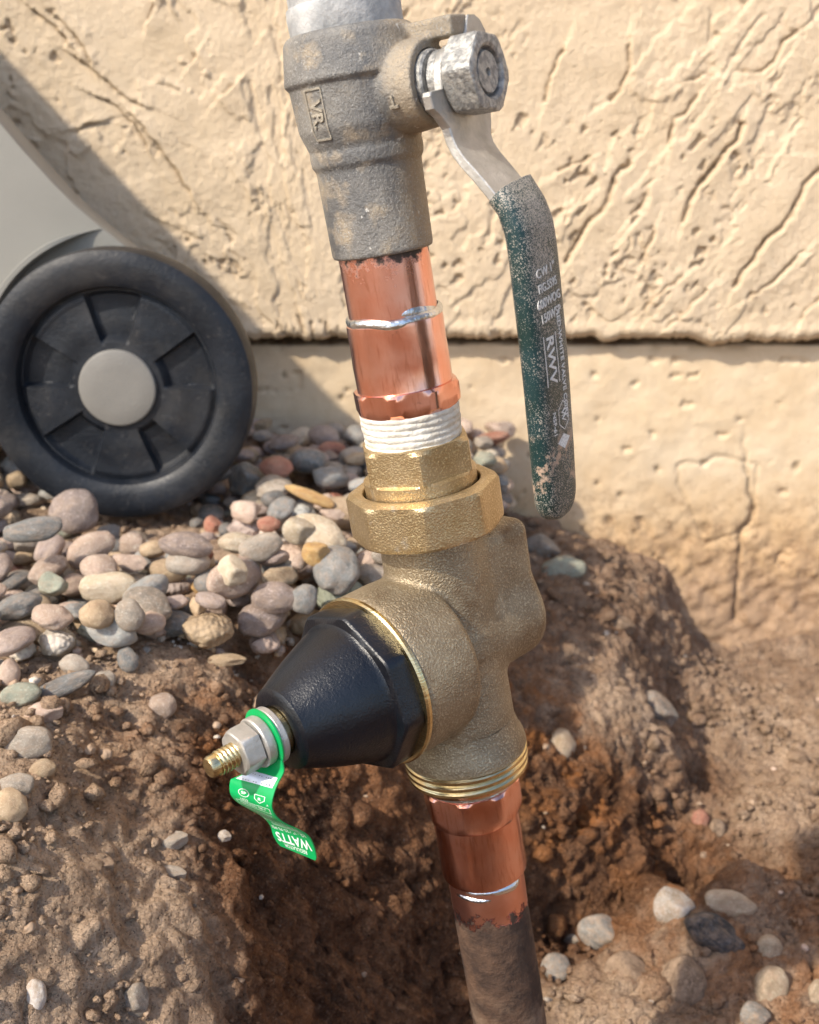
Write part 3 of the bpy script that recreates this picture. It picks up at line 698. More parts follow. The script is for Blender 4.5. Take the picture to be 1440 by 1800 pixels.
part('stem_nut', on_stem(lathe(hexr, 6, radians(22), cap0=True, cap1=True)), MAT['steelnut'], tv, ang=28, fix=True)
# lever plate: rows (z, w left, w right, a centre)
_SH = 2.6
rows = [(17, 10.0, 14, 32.6), (15.6, 9, 17, 32.6), (12.5, 7.5, 19.5, 32.6), (10, 4, 19.5, 32.6), (9, -2, 19, 32.6), (7, -6.6, 18, 32.6), (4, -9.0, 17, 32.6), (0, -10.0, 16, 32.6), (-2.6, -10.2, 16, 32.6),
        (-3.1, -16.6, 16, 32.6), (-4.2, -17.3, 16, 32.6), (-7.6, -16.6, 16, 32.6), (-10, -13, 16, 32.7), (-13.5, -9.6, 15.5, 32.8), (-17, -9.3, 13.5, 33.3), (-20, -9.6, 12.2, 34.6), (-23, -10, 11.5, 37.2), (-28, -10.2, 10.8, 42.4), (-33, -10.2, 10.5, 47.2), (-38, -10, 10, 51), (-44, -9, 9, 52.8), (-60, -8.5, 8.5, 53)]
rows = [(z, wl, wr, a+_SH*min(1, max(0, (z+33)/12.))) for z, wl, wr, a in rows]
V, F = [], []
for i, (z, wl, wr, a) in enumerate(rows):
    z0, a0 = rows[max(0, i-1)][0], rows[max(0, i-1)][3]; z1, a1 = rows[min(len(rows)-1, i+1)][0], rows[min(len(rows)-1, i+1)][3]
    tz, ta = z1-z0, a1-a0; L = hypot(tz, ta) or 1; nz_, na_ = ta/L, -tz/L       # normal (z, a)
    hh = 1.45; bv = .35
    for (ww, tt) in ((wl, -hh+bv), (wl, hh-bv), (wl+bv, hh), (wr-bv, hh), (wr, hh-bv), (wr, -hh+bv), (wr-bv, -hh), (wl+bv, -hh)):
        p = w_*ww + e_*(a+na_*tt) + z_*(z+nz_*tt-SV); V.append(p)
m = 8
for i in range(len(rows)-1):
    for j in range(m): q, r2 = i*m+j, i*m+(j+1) % m; F.append((q, r2, r2+m, q+m))
F.append(tuple(range(m))); F.append(tuple(range((len(rows)-1)*m, len(rows)*m))[::-1])
lever = part('lever', (np.array(V), F), MAT['steel'], tv, fix=True, ang=30)
# grip: rounded-rectangle sleeve following the lever; own local frame (x=w, y=-e, z=up)
ctrl = np.array([(-33.5, 48.3, 10.6), (-38, 51.6, 11.2), (-44, 53.2, 11.5), (-50, 53.5, 11.5), (-61, 53.4, 11.5), (-87, 52.8, 11.2), (-115, 51.4, 10.6), (-126, 50.8, 10.2)])
zz = np.linspace(0, 1, 90); cz = np.interp(zz, np.linspace(0, 1, 8), ctrl[:, 0]); ca_ = np.interp(cz[::-1], ctrl[::-1, 0], ctrl[::-1, 1])[::-1]; ch = np.interp(cz[::-1], ctrl[::-1, 0], ctrl[::-1, 2])[::-1]
for _ in range(6): ca_[1:-1] = (ca_[:-2]+2*ca_[1:-1]+ca_[2:])/4
V, F = [], []; seg = 40
endn = 9; st_list = [(cz[i], ca_[i], ch[i], 4.1, 1.) for i in range(len(cz))]
zl, al, hl = st_list[-1][:3]
for k in range(1, endn+1):
    q = k/endn; c_ = sqrt(max(0, 1-(q*.985)**2)); st_list.append((zl-9.2*q, al-.35*q, hl*(c_**.8 if c_ > 0 else 0), 4.1*(c_**.45), 1.))
GO = e_*50+z_*(-35-SV)
for i, (z, a, hw, ht, _) in enumerate(st_list):
    i0, i1 = max(0, i-1), min(len(st_list)-1, i+1)
    tz, ta = st_list[i1][0]-st_list[i0][0], st_list[i1][1]-st_list[i0][1]; L = hypot(tz, ta) or 1; nz_, na_ = ta/L, -tz/L
    if i == 0: hw, ht = hw*.93, ht*.8
    for k in range(seg):
        th = 2*pi*k/seg; c, s2 = cos(th), sin(th); ex = 2/4.2
        x = hw*math.copysign(abs(c)**ex, c); y = ht*math.copysign(abs(s2)**(2/2.6), s2)
        z0 = .10*(x+hw)*(1 if i < 12 else 0)*(1-i/12.)            # slanted mouth of the sleeve
        V.append(w_*x+e_*(a+na_*y)+z_*(z+nz_*y-SV+z0))
for i in range(len(st_list)-1):
    for k in range(seg): q, r2 = i*seg+k, i*seg+(k+1) % seg; F.append((q, r2, r2+seg, q+seg))
F.append(tuple(range(seg))); F.append(tuple(range((len(st_list)-1)*seg, len(st_list)*seg))[::-1])
# express the grip in its own rotated frame so that its material runs along its faces
ROTG = np.array([w_, -e_, z_])
Vg = (np.array(V))@ROTG.T
me = mesh_from('grip', (Vg+np.array([0, 0, SV]))*.001, F, MAT['grip'], True, 40)
bm = bmesh.new(); bm.from_mesh(me); bmesh.ops.recalc_face_normals(bm, faces=bm.faces); bm.to_mesh(me); bm.free()
grip = link('grip', me, tv)
Rg = Matrix(((w_[0], -e_[0], 0, 0), (w_[1], -e_[1], 0, 0), (0, 0, 1, 0), (0, 0, 0, 1)))
grip.matrix_local = Matrix.Translation((0, 0, 47*.001))@Rg
def face_a(z): return float(np.interp(z, ctrl[::-1, 0], ctrl[::-1, 1]))+4.12
def grip_text(txt, wpos, z, size, vertical=False, rot=0., sx=1., bold=0.):
    v, f = text_mesh(txt, size, .12, bold); v = v*np.array([sx, 1, 1])
    if rot: c, s2 = cos(rot), sin(rot); v = np.stack([v[:, 0]*c-v[:, 1]*s2, v[:, 0]*s2+v[:, 1]*c, v[:, 2]], 1)
    if vertical: ww, zz_ = v[:, 1], -v[:, 0]
    else: ww, zz_ = v[:, 0], v[:, 1]
    W = wpos+ww; Zt = z+zz_
    aa = np.interp(Zt, ctrl[::-1, 0], ctrl[::-1, 1])+4.12-.33*np.abs(W/11.)**2.6*1.2+v[:, 2]-.02
    return np.stack([W, -aa, Zt+SV-SV], 1), f
prints = [grip_text('CW 1"', -1.4, -57.2, 3.8, sx=1.1, rot=radians(5)), grip_text('FIG.5595', -1., -61.6, 3.6, sx=.92, rot=radians(5), bold=.03), grip_text('600WOG', -1., -66.0, 3.8, sx=.98, rot=radians(5), bold=.04),
          grip_text('150WSP', -.8, -70.4, 3.8, sx=1.0, rot=radians(5), bold=.04), grip_text('RWV', -3.4, -83.6, 6.3, True, sx=1.05, bold=.09), grip_text('RED-WHITE VALVE CORP', 3.6, -86.5, 3.1, True, sx=.96, bold=.03),
          grip_text('NSF-61', -4.6, -103.5, 2.6, True), grip_text('W', 1.4, -102.0, 4.2, True)]
def bar(w0, z0, w1, z1, th=.35):
    n = 7; V, F = [], []; dx, dz = w1-w0, z1-z0; L = hypot(dx, dz); ux, uz = -dz/L*th/2, dx/L*th/2
    for i in range(n):
        q = i/(n-1); 
        for sg in (1, -1):
            W = w0+dx*q+sg*ux; Zt = z0+dz*q+sg*uz
            aa = face_a(Zt)-.33*abs(W/11.)**2.6*1.2+.11; V.append((W, -aa, Zt))
    for i in range(n-1): F.append((2*i, 2*i+1, 2*i+3, 2*i+2))
    return np.array(V), F
prints += [bar(-7.2, -75.8, -7.2, -91.2, .5), bar(.4, -75.8, .4, -91.2, .5)]
hx = [(1.4+3.7*cos(t), -102+4.6*sin(t)) for t in [radians(90+60*k) for k in range(7)]]
prints += [bar(*hx[k], *hx[k+1], .35) for k in range(6)]
prints += [bar(0.0, -102, 2.8, -102, .3)]
V, F = [], []
dm = [(-3.8, -109.8), (.4, -107.6), (4.6, -109.6), (.6, -112.6)]
dV = np.array([(a, -(face_a(b)-.33*abs(a/11.)**2.6*1.2+.1), b) for a, b in dm])
prints.append((dV, [(0, 1, 2, 3)]))
v, f = merge(prints); me = mesh_from('grip_lettering', v*.001, f, MAT['greyprint'], False)
o = link('grip_lettering', me, tv); o.parent = grip
me.transform(Matrix.Translation((0, 0, 0)))
for vv in grip.data.vertices: pass
# raised cast lettering in a frame on the valve body
def on_barrel(vf, ang0, zc, Rf, lift):
    v, f = vf; r0 = Rf(0)
    out = []
    for x, y, z in v: th = ang0 + x/20.; R = Rf(zc+y)+lift+z; out.append((R*cos(th), R*sin(th), zc+y-SV))
    return np.array(out), f
def flat_to_vert(vf): v, f = vf; return np.stack([v[:, 1], -v[:, 0], v[:, 2]], 1), f
Rf = lambda z: float(np.interp(z, prof_z, prof_r))
txt = flat_to_vert(text_mesh('RWV'[1:2] and 'VR.', 5.8, .5, .12))
def fr(x0, y0, x1, y1, w2=.45):
    v = []; f = []; n = 6; dx, dy = x1-x0, y1-y0; L = hypot(dx, dy); ux, uy = -dy/L*w2, dx/L*w2
    for i in range(n):
        q = i/(n-1); x, y = x0+dx*q, y0+dy*q
        v += [(x+ux, y+uy, -.4), (x+ux*.6, y+uy*.6, .35), (x-ux*.6, y-uy*.6, .35), (x-ux, y-uy, -.4)]
    for i in range(n-1):
        for j in range(3): q = i*4+j; f.append((q, q+1, q+5, q+4))
    return np.array(v), f
cast = merge([txt, fr(-3, 7.2, 3, 7.2), fr(-3, -7.2, 3, -7.2), fr(-3, 7.2, -3, -7.2, .3), fr(3, 7.2, 3, -7.2, .3)])
part('cast_lettering', on_barrel(cast, radians(-127), -3.5, Rf, .05), MAT['valve'], tv, fix=True, ang=50)
tm = text_mesh('T', 4.6, .5, .15); v, f = tm
th = v[:, 0]*0+radians(0)
v2 = np.stack([v[:, 0], v[:, 1], v[:, 2]], 1); out = []
for x, y, z in v2:      # on the boss barrel, facing the camera: angle round the stem axis
    ph = radians(195)+(y)/12.6; R = 13.3+z; out.append(w_*(R*cos(ph))+z_*(R*sin(ph)-SV)+e_*(21.0-x*1.0))
part('cast_mark', (np.array(out), f), MAT['valve'], tv, fix=True, ang=50)

# ---- copper stub with solder ring and male adapter
tc_ = thing('copper_adapter', 'bright copper stub and threaded adapter soldered below the grey ball valve', 'pipe fitting', 137)
MAT['sooty'] = M_copper_sooty((137-77.5)*.001)
part('copper_pipe', L_([(14.6, 66), (14.6, 98)], cap0=False, cap1=False), MAT['sooty'], tc_, fix=True)
ad = [(15.0, 96.2), (15.9, 96.8), (16.0, 98), (15.9, 104), (16.1, 110), (16.0, 118.2), (16.2, 119)]
part('adapter_sleeve', L_(ad, cap0=False, cap1=False, jig=lambda th, z, r: (r+.06*sin(2*th)+.05*sin(5*th+z*.3), 0)), MAT['copper'], tc_, fix=True)
nh = [(15.9, 14.0, -118.3), (17.2, 17.0, -118.7), (18.3, 17.0, -119.6), (18.8, 17.0, -121), (18.8, 17.0, -123.2), (18.0, 17.0, -125.2), (16.6, 16.8, -126.8), (15.5, None, -127.3)]
part('adapter_collar', lathe(nh, 8, radians(-80), cap0=False, cap1=False), MAT['copper'], tc_, fix=True, ang=30)
def sold(th, z, r): 
    return (r+(.25*sin(3*th+.8)+.18*sin(7*th)), .5*sin(th*2+1)+.35*sin(5*th))
def ring_rows(R, s0, hw, hh): return [(R+hh*sin(pi*k/6), None, -(s0-hw*cos(pi*k/6))) for k in range(7)]
part('solder_ring', lathe(ring_rows(14.7, 96.0, 1.7, 1.35), cap0=False, cap1=False, jig=sold), MAT['weld'], tc_, fix=True, ang=60)
def blob(ang0, s0, wa, hz, lift, Rb):
    V, F = [], []; n = 14
    for i in range(n+1):
        for j in range(n+1):
            u, v_ = -1+2*i/n, -1+2*j/n; rad = min(1, sqrt(u*u+v_*v_)); th = ang0+u*wa/Rb
            V.append(((Rb-.15+lift*(1-rad**2))*cos(th), (Rb-.15+lift*(1-rad**2))*sin(th), -(s0+v_*hz+.25*hz*sin(u*3))))
    for i in range(n):
        for j in range(n): q = i*(n+1)+j; F.append((q, q+1, q+n+2, q+n+1))
    return np.array(V), F
part('solder_smear', blob(radians(-48), 94.3, 9, 1.9, .55, 14.6), MAT['weld'], tc_, fix=True, ang=60)
# taped threads
rows = []; s_ = 126.3
while s_ < 139.5:
    q = (s_-126.3)/13.; r = 16.6-.5*q+.05
    rows += [(r, None, -s_), (r+.28, None, -(s_+.45)), (r+.28, None, -(s_+1.5)), (r-.05, None, -(s_+1.9))]; s_ += 2.15
def tj(th, z, r): return (r+.10*sin(2*th+z*.9)+.07*sin(5*th-z)+.07*sin(11*th+z*1.7)+.07*sin(23*th), .55*th/(2*pi)*2.15*0+.25*sin(th+z*.2)+.12*sin(9*th+z))
part('thread_tape', lathe(rows, jig=tj, cap0=False, cap1=False), MAT['tape'], tc_, fix=True, ang=60)

# ---- pressure regulator
SB = 212.5; PHI = radians(42)
d_ = np.array([-cos(PHI), -sin(PHI), 0]); v_b = np.array([-sin(PHI), cos(PHI), 0])       # v_b: left-away
tr = thing('pressure_regulator', 'brass water pressure regulator with black cone bonnet pointing down left', 'pressure regulator', 274)
def f_reg(X, Y, Z):
    Uc = X*d_[0]+Y*d_[1]; Wd = X*v_b[0]+Y*v_b[1]; rho = np.sqrt(X*X+Y*Y)
    neck = np.maximum(rho-18.2+.02*(Z-20), np.maximum(-Z-2, Z-47))
    low = smax(rho-np.interp(Z, [-45, -38, -20, 0], [20.6, 19.6, 19.2, 18.5]), np.maximum(-Z-47, Z-5), 1.)
    rb = np.sqrt(Wd*Wd+Z*Z)
    bell = smax(rb-np.interp(Uc, [8, 14, 22, 36], [28.4, 29.6, 30.0, 29.8]), np.maximum(10.5-Uc, Uc-37.5), 4.5)
    bell = np.maximum(bell, Uc-37)
    lobe = smax(np.sqrt(Wd*Wd+(Z-0)**2)-18.4, np.maximum(Uc-15, -Uc-36), 6.5)
    c = np.stack([Uc+17, Wd, Z-18.5], 0); q = np.abs(c)-np.array([12.8, 9.5, 13.6])[:, None, None, None]
    blk = np.sqrt((np.maximum(q, 0)**2).sum(0))+np.minimum(q.max(0), 0)-5.2
    d = smin(neck, low, 2.); d = smin(d, blk, 2.6); d = smin(d, lobe, 3.2); d = smin(d, bell, 2.2)
    # parting-line rib on the lower neck
    d = d-.5*np.exp(-((Wd+14)/1.6)**2)*sstep(2, -2, rho-22)*sstep(-8, -16, Z)*sstep(-40, -30, Z)
    return d
Vr, Fr = surface_nets(f_reg, (-54, -54, -50), (42, 42, 50), .72)
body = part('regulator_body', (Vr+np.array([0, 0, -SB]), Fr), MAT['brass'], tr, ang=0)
# hex tailpiece and union nut
hexrows = [(17.2, 15, -137.2), (18.2, 17.4, -137.6), (19.9, 17.4, -138.8), (20.2, 17.4, -139.6), (20.2, 17.4, -148.3), (19.9, 17.4, -149.0), (19.4, None, -149.6), (19.3, None, -156)]
part('union_tailpiece', lathe(hexrows, 6, radians(-85+30), cap0=False), MAT['nut'], tr, fix=True, ang=26)
un = [(20.3, None, -158), (20.3, None, -153.9), (20.6, None, -153.5), (23.2, None, -153.3), (25.6, 24.8, -154.2), (26.6, 24.8, -155.2), (27.0, 24.8, -156.2), (27.0, 24.8, -167.2), (26.4, 24.8, -168.8), (25.0, 24.6, -169.8), (18, None, -170)]
part('union_nut', lathe(un, 8, radians(-90+22.5), cap0=False), MAT['nut'], tr, fix=True, ang=26)
# lower threaded flange
sh_ = [(19.6, 244), (20.3, 247), (21.2, 250), (22.3, 252.5), (22.9, 254.8), (22.9, 256.2), (22.2, 256.6)]
part('flange_shoulder', L_(sh_, cap0=False, cap1=False, jig=lambda th, z, r: (r+.12*sin(5*th)+.08*sin(13*th+z), 0)), MAT['brass'], tr, fix=True)
fl = [(21.5, 256.2), (22.2, 256.7), (22.9, 257.4), (22.9, 258.6), (22.0, 259.4), (22.8, 260.2), (22.8, 261.4), (21.8, 262.2), (22.5, 263.0), (22.5, 264.0), (21.6, 264.9), (20.8, 266.0), (19, 266.6), (17.2, 266.8)]
part('threaded_flange', L_(fl, cap0=False), MAT['bright'], tr, fix=True, ang=30)
def on_bon(vf, spin=0.): return orient(vf, (0, 0, -SB), v_b, z_, d_) if False else orient(vf, (0, 0, -SB), -v_b, z_, d_)
part('machined_lip', on_bon(lathe(rr([(29.4, 35.8), (30.1, 36.0), (30.2, 37.2), (29.7, 37.9), (24, 38.0)]), cap0=False)), MAT['bright'], tr, fix=True, ang=30)
bc = [(28.2, 26.9, 37.9), (29.4, 26.9, 38.4), (29.4, 26.9, 45.2), (29.0, 26.7, 45.7), (28.0, 26.2, 46.2), (24.9, None, 46.6), (24.2, None, 47.4), (23.9, None, 49)]
N_ = 12
for k in range(1, N_+1):
    q = k/N_; bc.append((23.9-(23.9-14.4)*q+.5*sin(pi*q), None, 49+(72.6-49)*q))
bc += [(14.0, None, 73.8), (12.9, None, 74.7), (11.5, None, 75), (8.6, None, 75), (8.3, None, 74.2)]
bon = part('bonnet', on_bon(lathe(bc, 8, radians(12), cap0=False)), MAT['cone'], tr, fix=True, ang=32)
part('bushing', on_bon(lathe(rr([(8.0, 73.5), (8.0, 77.2), (7.0, 77.4)]), seg=48)), MAT['bright'], tr, fix=True)
def thread(r0, p, amp, z0, z1):
    def j(th, z, r):
        ph = (z/p - th/(2*pi)) % 1.; tri = abs(2*ph-1)
        return (r0-amp+amp*2*min(.8, max(.1, tri)), 0)
    n = int((z1-z0)/(p/8)); rows = [(r0, None, z0+(z1-z0)*i/n) for i in range(n+1)]
    return lathe(rows, jig=j, seg=48, cap0=True, cap1=True)
scr = part('adjusting_screw', on_bon(thread(3.75, 1.45, .33, 74, 98.6)), MAT['bright'], tr, fix=True, ang=50)
part('screw_tip', on_bon(merge([lathe(rr([(3.4, 98.3), (3.5, 98.8), (3.5, 100.8), (3.0, 101.7), (.9, 101.9)]), seg=40)])), MAT['bright'], tr, fix=True, ang=35)
part('back_washer', on_bon(lathe(rr([(3, 77.2), (9.0, 77.2), (9.5, 77.7), (9.5, 79.4), (9.1, 80.0), (3, 80.1)]), seg=64)), MAT['steel'], tr, fix=True, ang=30)
part('front_washer', on_bon(lathe(rr([(3, 81.2), (8.0, 81.2), (8.3, 81.7), (8.3, 84.3), (7.9, 84.8), (3, 84.9)]), seg=64)), MAT['steel'], tr, fix=True, ang=30)
ln = [(6.6, 6.5, 85.0), (7.8, 6.9, 85.5), (8.1, 6.9, 86), (8.1, 6.9, 90.6), (7.4, 6.9, 91.5), (6.6, 6.5, 91.9), (3.5, None, 91.9)]
part('lock_nut', on_bon(lathe(ln, 6, radians(15))), MAT['steel'], tr, fix=True, ang=26)

# ---- green plastic tag on the adjusting screw
tg = thing('plastic_tag', 'curled green plastic tag with white print hanging on the brass adjusting screw', 'tag', SB)
SZ = []
curve = [(81.0, -5.0), (81.4, -8.5), (84.2, -11.2), (86.2, -13.4), (87.6, -15.7), (88.3, -18.0), (87.6, -21.5), (85.2, -25.4), (81.2, -29.8), (77.8, -34.4), (76.6, -39.2), (76.4, -44.6)]
cvr = [(81.0, -5.0), (83.4, -8.0), (88.4, -10.3), (90.6, -12.6), (91.6, -15.2), (91.7, -18), (90.0, -21.6), (86.8, -25.8), (82.8, -30.8), (80.6, -35.4), (80.2, -39.8), (79.2, -44.0)]
wR = [8.6, 9, 9, 9, 9, 9, 9, 9, 9, 9, 9, 8.6]; wL = [4.2, 3.9, 4.2, 8.8, 9, 9, 9, 9, 9, 9, 9, 8.6]
def crv(arr, q):
    x = q*(len(arr)-1); i = min(int(x), len(arr)-2); t_ = x-i; P = [np.array(arr[min(max(j, 0), len(arr)-1)], float) for j in (i-1, i, i+1, i+2)]
    return .5*((2*P[1])+(-P[0]+P[2])*t_+(2*P[0]-5*P[1]+4*P[2]-P[3])*t_**2+(-P[0]+3*P[1]-3*P[2]+P[3])*t_**3)
def tag_pt(q, g, lift=0.):
    """q along 0..1, g across -1 (right edge) .. 1 (left edge)"""
    def base(q, g):
        a = crv(curve, q); b = crv(cvr, q); m = (g+1)/2; c = a*(1-m)+b*m
        x = q*(len(wR)-1); wr = np.interp(x, range(len(wR)), wR); wl = np.interp(x, range(len(wL)), wL)
        vv = -wr + (wr+wl)*m
        return d_*c[0]+v_b*vv+z_*(c[1]-SB)
    p = base(q, g)
    if lift:
        t1 = base(min(1, q+.01), g)-base(max(0, q-.01), g); t2 = base(q, g+.02)-base(q, g-.02); n = np.cross(t1, t2); n /= np.linalg.norm(n)
        return p-n*lift
    return p
nq, ng = 70, 12; V, F = [], []
for sgn in (.22, -.22):
    for i in range(nq+1):
        for j in range(ng+1): 
            q = i/nq; g = -1+2*j/ng
            if q > .97: g *= 1-.08*(q-.97)/.03
            V.append(tag_pt(q, g, sgn))
N2 = (nq+1)*(ng+1)
for i in range(nq):
    for j in range(ng):
        q = i*(ng+1)+j; F.append((q, q+1, q+ng+2, q+ng+1)); F.append((q+N2, q+N2+ng+1, q+N2+ng+2, q+N2+1))
for i in range(nq):
    q = i*(ng+1); F.append((q, q+ng+1, q+ng+1+N2, q+N2)); q += ng; F.append((q, q+N2, q+N2+ng+1, q+ng+1))
for j in range(ng): q = nq*(ng+1)+j; F.append((q, q+1, q+1+N2, q+N2))
disc = on_bon(lathe(rr([(4, 80.15), (9.6, 80.15), (10.0, 80.35), (10.0, 80.85), (9.6, 81.0), (4, 81.05)]), seg=64, cap0=False, cap1=False))
part('tag_strip', merge([(np.array(V), F), disc]), MAT['green'], tg, fix=True, ang=50)
def tag_text(txt, q0, g0, size, flip=False, sx=1., L=52., bold=0.):
    v, f = text_mesh(txt, size, .0, bold); out = []
    for x, y, z in v:
        x *= sx
        if flip: x, y = -x, -y
        out.append(tag_pt(q0 - y/L, g0 - x/9., TL))
    return np.array(out), f
TL = .27
_c0 = tag_pt(.4, 0, 0); _c1 = tag_pt(.4, 0, 1.)
_world = O0+OX*_c0[0]*.001+OY*_c0[1]*.001+OZ*_c0[2]*.001; _w1 = O0+OX*_c1[0]*.001+OY*_c1[1]*.001+OZ*_c1[2]*.001
if np.linalg.norm(_w1-_C) > np.linalg.norm(_world-_C): TL = -.27
pr = [tag_text('WATTS', .895, -.02, 5.4, True, .84, bold=.12), tag_text('1/2 - 1" / 25-75 PSI', .82, 0, 2.1, True, 1., bold=.02), tag_text('REGULATOR', .958, 0, 2.0, True, .9, bold=.02),
      tag_text('LFN45B PRESSURE REDUCING VALVE', .74, 0, 1.5, True, .7), tag_text('MAX. SUPPLY PRESSURE 400 PSI', .70, 0, 1.5, True, .7), tag_text('ASSE 1003  IAPMO', .655, 0, 1.5, True, .9), tag_text('LEAD FREE', .62, 0, 1.5, True, 1.1),
      tag_text('CERTIFIED 180 F', .50, 0, 1.7, False, .95), tag_text('1003', .455, .35, 1.9), tag_text('SP', .375, .32, 2.3, bold=.05), tag_text('R', .395, -.42, 2.3, bold=.05), tag_text('.R', .44, -.80, 1.4)]
def tbar(q0, g0, q1, g1, th=.3):
    dx, dy = (g1-g0)*9, (q1-q0)*52; L = hypot(dx, dy); ux, uy = -dy/L*th/2/9, dx/L*th/2/52
    V = []; n = 5
    for i in range(n):
        t_ = i/(n-1); V += [tag_pt(q0+(q1-q0)*t_+uy, g0+(g1-g0)*t_+ux, TL), tag_pt(q0+(q1-q0)*t_-uy, g0+(g1-g0)*t_-ux, TL)]
    return np.array(V), [(2*i, 2*i+1, 2*i+3, 2*i+2) for i in range(n-1)]
def ringt(qc, gc, r, n=16): P = [(qc+r*sin(2*pi*k/n)/52, gc+r*cos(2*pi*k/n)/9) for k in range(n+1)]; return [tbar(*P[k], *P[k+1]) for k in range(n)]
pr += ringt(.375, .32, 2.2)
sh = [(.35, -.20), (.35, -.66), (.40, -.66), (.44, -.43), (.40, -.20), (.35, -.20)]; pr += [tbar(*sh[k], *sh[k+1]) for k in range(5)]
fr_ = [(.475, -.85), (.475, .8), (.525, .8), (.525, -.85), (.475, -.85)]; pr += [tbar(*fr_[k], *fr_[k+1], .22) for k in range(4)]
for q0 in (.560, .585, .77, .785): pr.append(tbar(q0, .7, q0, -.75, .25))
part('tag_lettering', merge(pr), MAT['white'], tg, smooth=False)
def patch(q0, q1, g0, g1, lf, n=8):
    V, F = [], []
    for i in range(n+1):
        for j in range(n+1): V.append(tag_pt(q0+(q1-q0)*i/n, g0+(g1-g0)*j/n, TL/abs(TL)*lf))
    for i in range(n):
        for j in range(n): q = i*(n+1)+j; F.append((q, q+1, q+n+2, q+n+1))
    return np.array(V), F
part('silver_sticker', patch(.15, .245, -.85, .92, .26), MAT['sticker'], tg)
bars_ = [tbar(.165+.0, -.7+.13*k, .23, -.7+.13*k, random.choice((.25, .5, .35))) for k in range(11) if k not in (5, 6)]
bars_ = [(v+0, f) for v, f in bars_]
part('sticker_print', merge([(np.array([tag_pt(0.165+(.065 if i % 2 else 0), -.7+.13*k+(.065 if (i//2) else 0), TL/abs(TL)*.31) for i in (0, 1, 3, 2)]), [(0, 1, 2, 3)]) for k in range(11) if k not in (4, 7)]), MAT['ink'], tg, smooth=False)

# ---- lower copper adapter and the buried pipe
tl = thing('lower_copper_adapter', 'short copper adapter joining the brass regulator to the buried pipe', 'pipe fitting', 309)
part('thread_tape', L_([(17.0, 265.5), (17.4, 266.6), (17.2, 268.2), (17.3, 269.2), (16.6, 270.0), (15.9, 270.5)], cap0=False, cap1=False), MAT['weld'], tl, fix=True, ang=30)
cr_ = [(15.8, None, -269.6), (17.4, 17.3, -269.9), (18.3, 17.3, -270.8), (18.6, 17.3, -272), (18.6, 17.3, -279), (18.0, 17.2, -281.4), (16.9, 16.9, -283.4), (16.3, None, -284)]
part('adapter_collar', lathe(cr_, 8, radians(-78), cap0=False, cap1=False), MAT['copper'], tl, fix=True, ang=30)
part('adapter_sleeve', L_([(16.2, 281.5), (16.3, 288), (16.2, 300), (16.4, 307), (16.2, 308.6), (15.2, 309.2), (14.4, 309.3)], cap0=False, cap1=False, jig=lambda th, z, r: (r+.05*sin(4*th+z*.4), 0)), MAT['copper'], tl, fix=True)
part('solder_drip', merge([blob(radians(-57), 311.2, 7.5, 1.9, .9, 14.6), blob(radians(-113), 313.3, 8.5, 1.1, .8, 14.6), blob(radians(-80), 310.4, 12, .9, .7, 14.7)]), MAT['weld'], tl, fix=True, ang=60)
tb = thing('buried_pipe', 'copper supply pipe stained brown where it goes down into the hole', 'pipe', 470)
MAT['buried'] = M_buried_pipe((470-325)*.001)
part('pipe', L_([(14.6, 306)]+[(14.6, s) for s in range(310, 471, 4)], cap0=False, jig=lambda th, z, r: (r+.08*sin(3*th+z*.1)+.05*sin(7*th-z*.3), 0)), MAT['buried'], tb, fix=True)
for o in list(bpy.data.objects):
    if 'sb' in o: del o['sb']

# ================================================================== PEBBLES
def ico(sub):
    bm = bmesh.new(); bmesh.ops.create_icosphere(bm, subdivisions=sub, radius=1.); bm.verts.index_update()
    v = np.array([q.co[:] for q in bm.verts]); f = np.array([[q.index for q in fa.verts] for fa in bm.faces]); bm.free(); return v, f
I3, I2, I1 = ico(4), ico(2), ico(1)
def stone_mesh(name, k, base=I3, ang_=0.):
    v, f = base; v = v.copy(); s = 900+k*31
    if ang_:     # chop with a few planes: angular broken stone
        rg = np.random.default_rng(k)
        for _ in range(int(ang_)):
            n = rg.normal(size=3); n /= np.linalg.norm(n); h = rg.uniform(.55, .85); dd = v@n-h; v = v-np.where(dd > 0, dd*.85, 0)[:, None]*n
    else:
        rg = np.random.default_rng(k+500)
        for _ in range(3):
            n = rg.normal(size=3); n /= np.linalg.norm(n); h = rg.uniform(.70, .9); dd = v@n-h; v = v-np.where(dd > 0, dd*.6, 0)[:, None]*n
    r = 1+.16*fbm(v[:, 0]*1.1+k, v[:, 1]*1.1, v[:, 2]*1.1, s, 2)+.035*fbm(v[:, 0]*4, v[:, 1]*4+k, v[:, 2]*4, s+5, 3)
    v = v*r[:, None]; mx = np.abs(v).max(0); v = v/mx
    me = mesh_from(name, v, f, None, True, 0); me.materials.append(None); return me
VAR = [stone_mesh('pebble_shape', k) for k in range(12)]; ANG = [stone_mesh('stone_shape', 40+k, I3, 5) for k in range(5)]
_mcache = {}
def shape_with(me, mname):
    key = (me.name, mname)
    if key not in _mcache: c = me.copy(); c.materials[0] = PEB[mname]; _mcache[key] = c
    return _mcache[key]
HX = np.arange(-.42, .20, .0015); HY = np.arange(.33, .87, .0015); HXX, HYY = np.meshgrid(HX, HY, indexing='ij'); HM = ground_h(HXX, HYY)+.0005
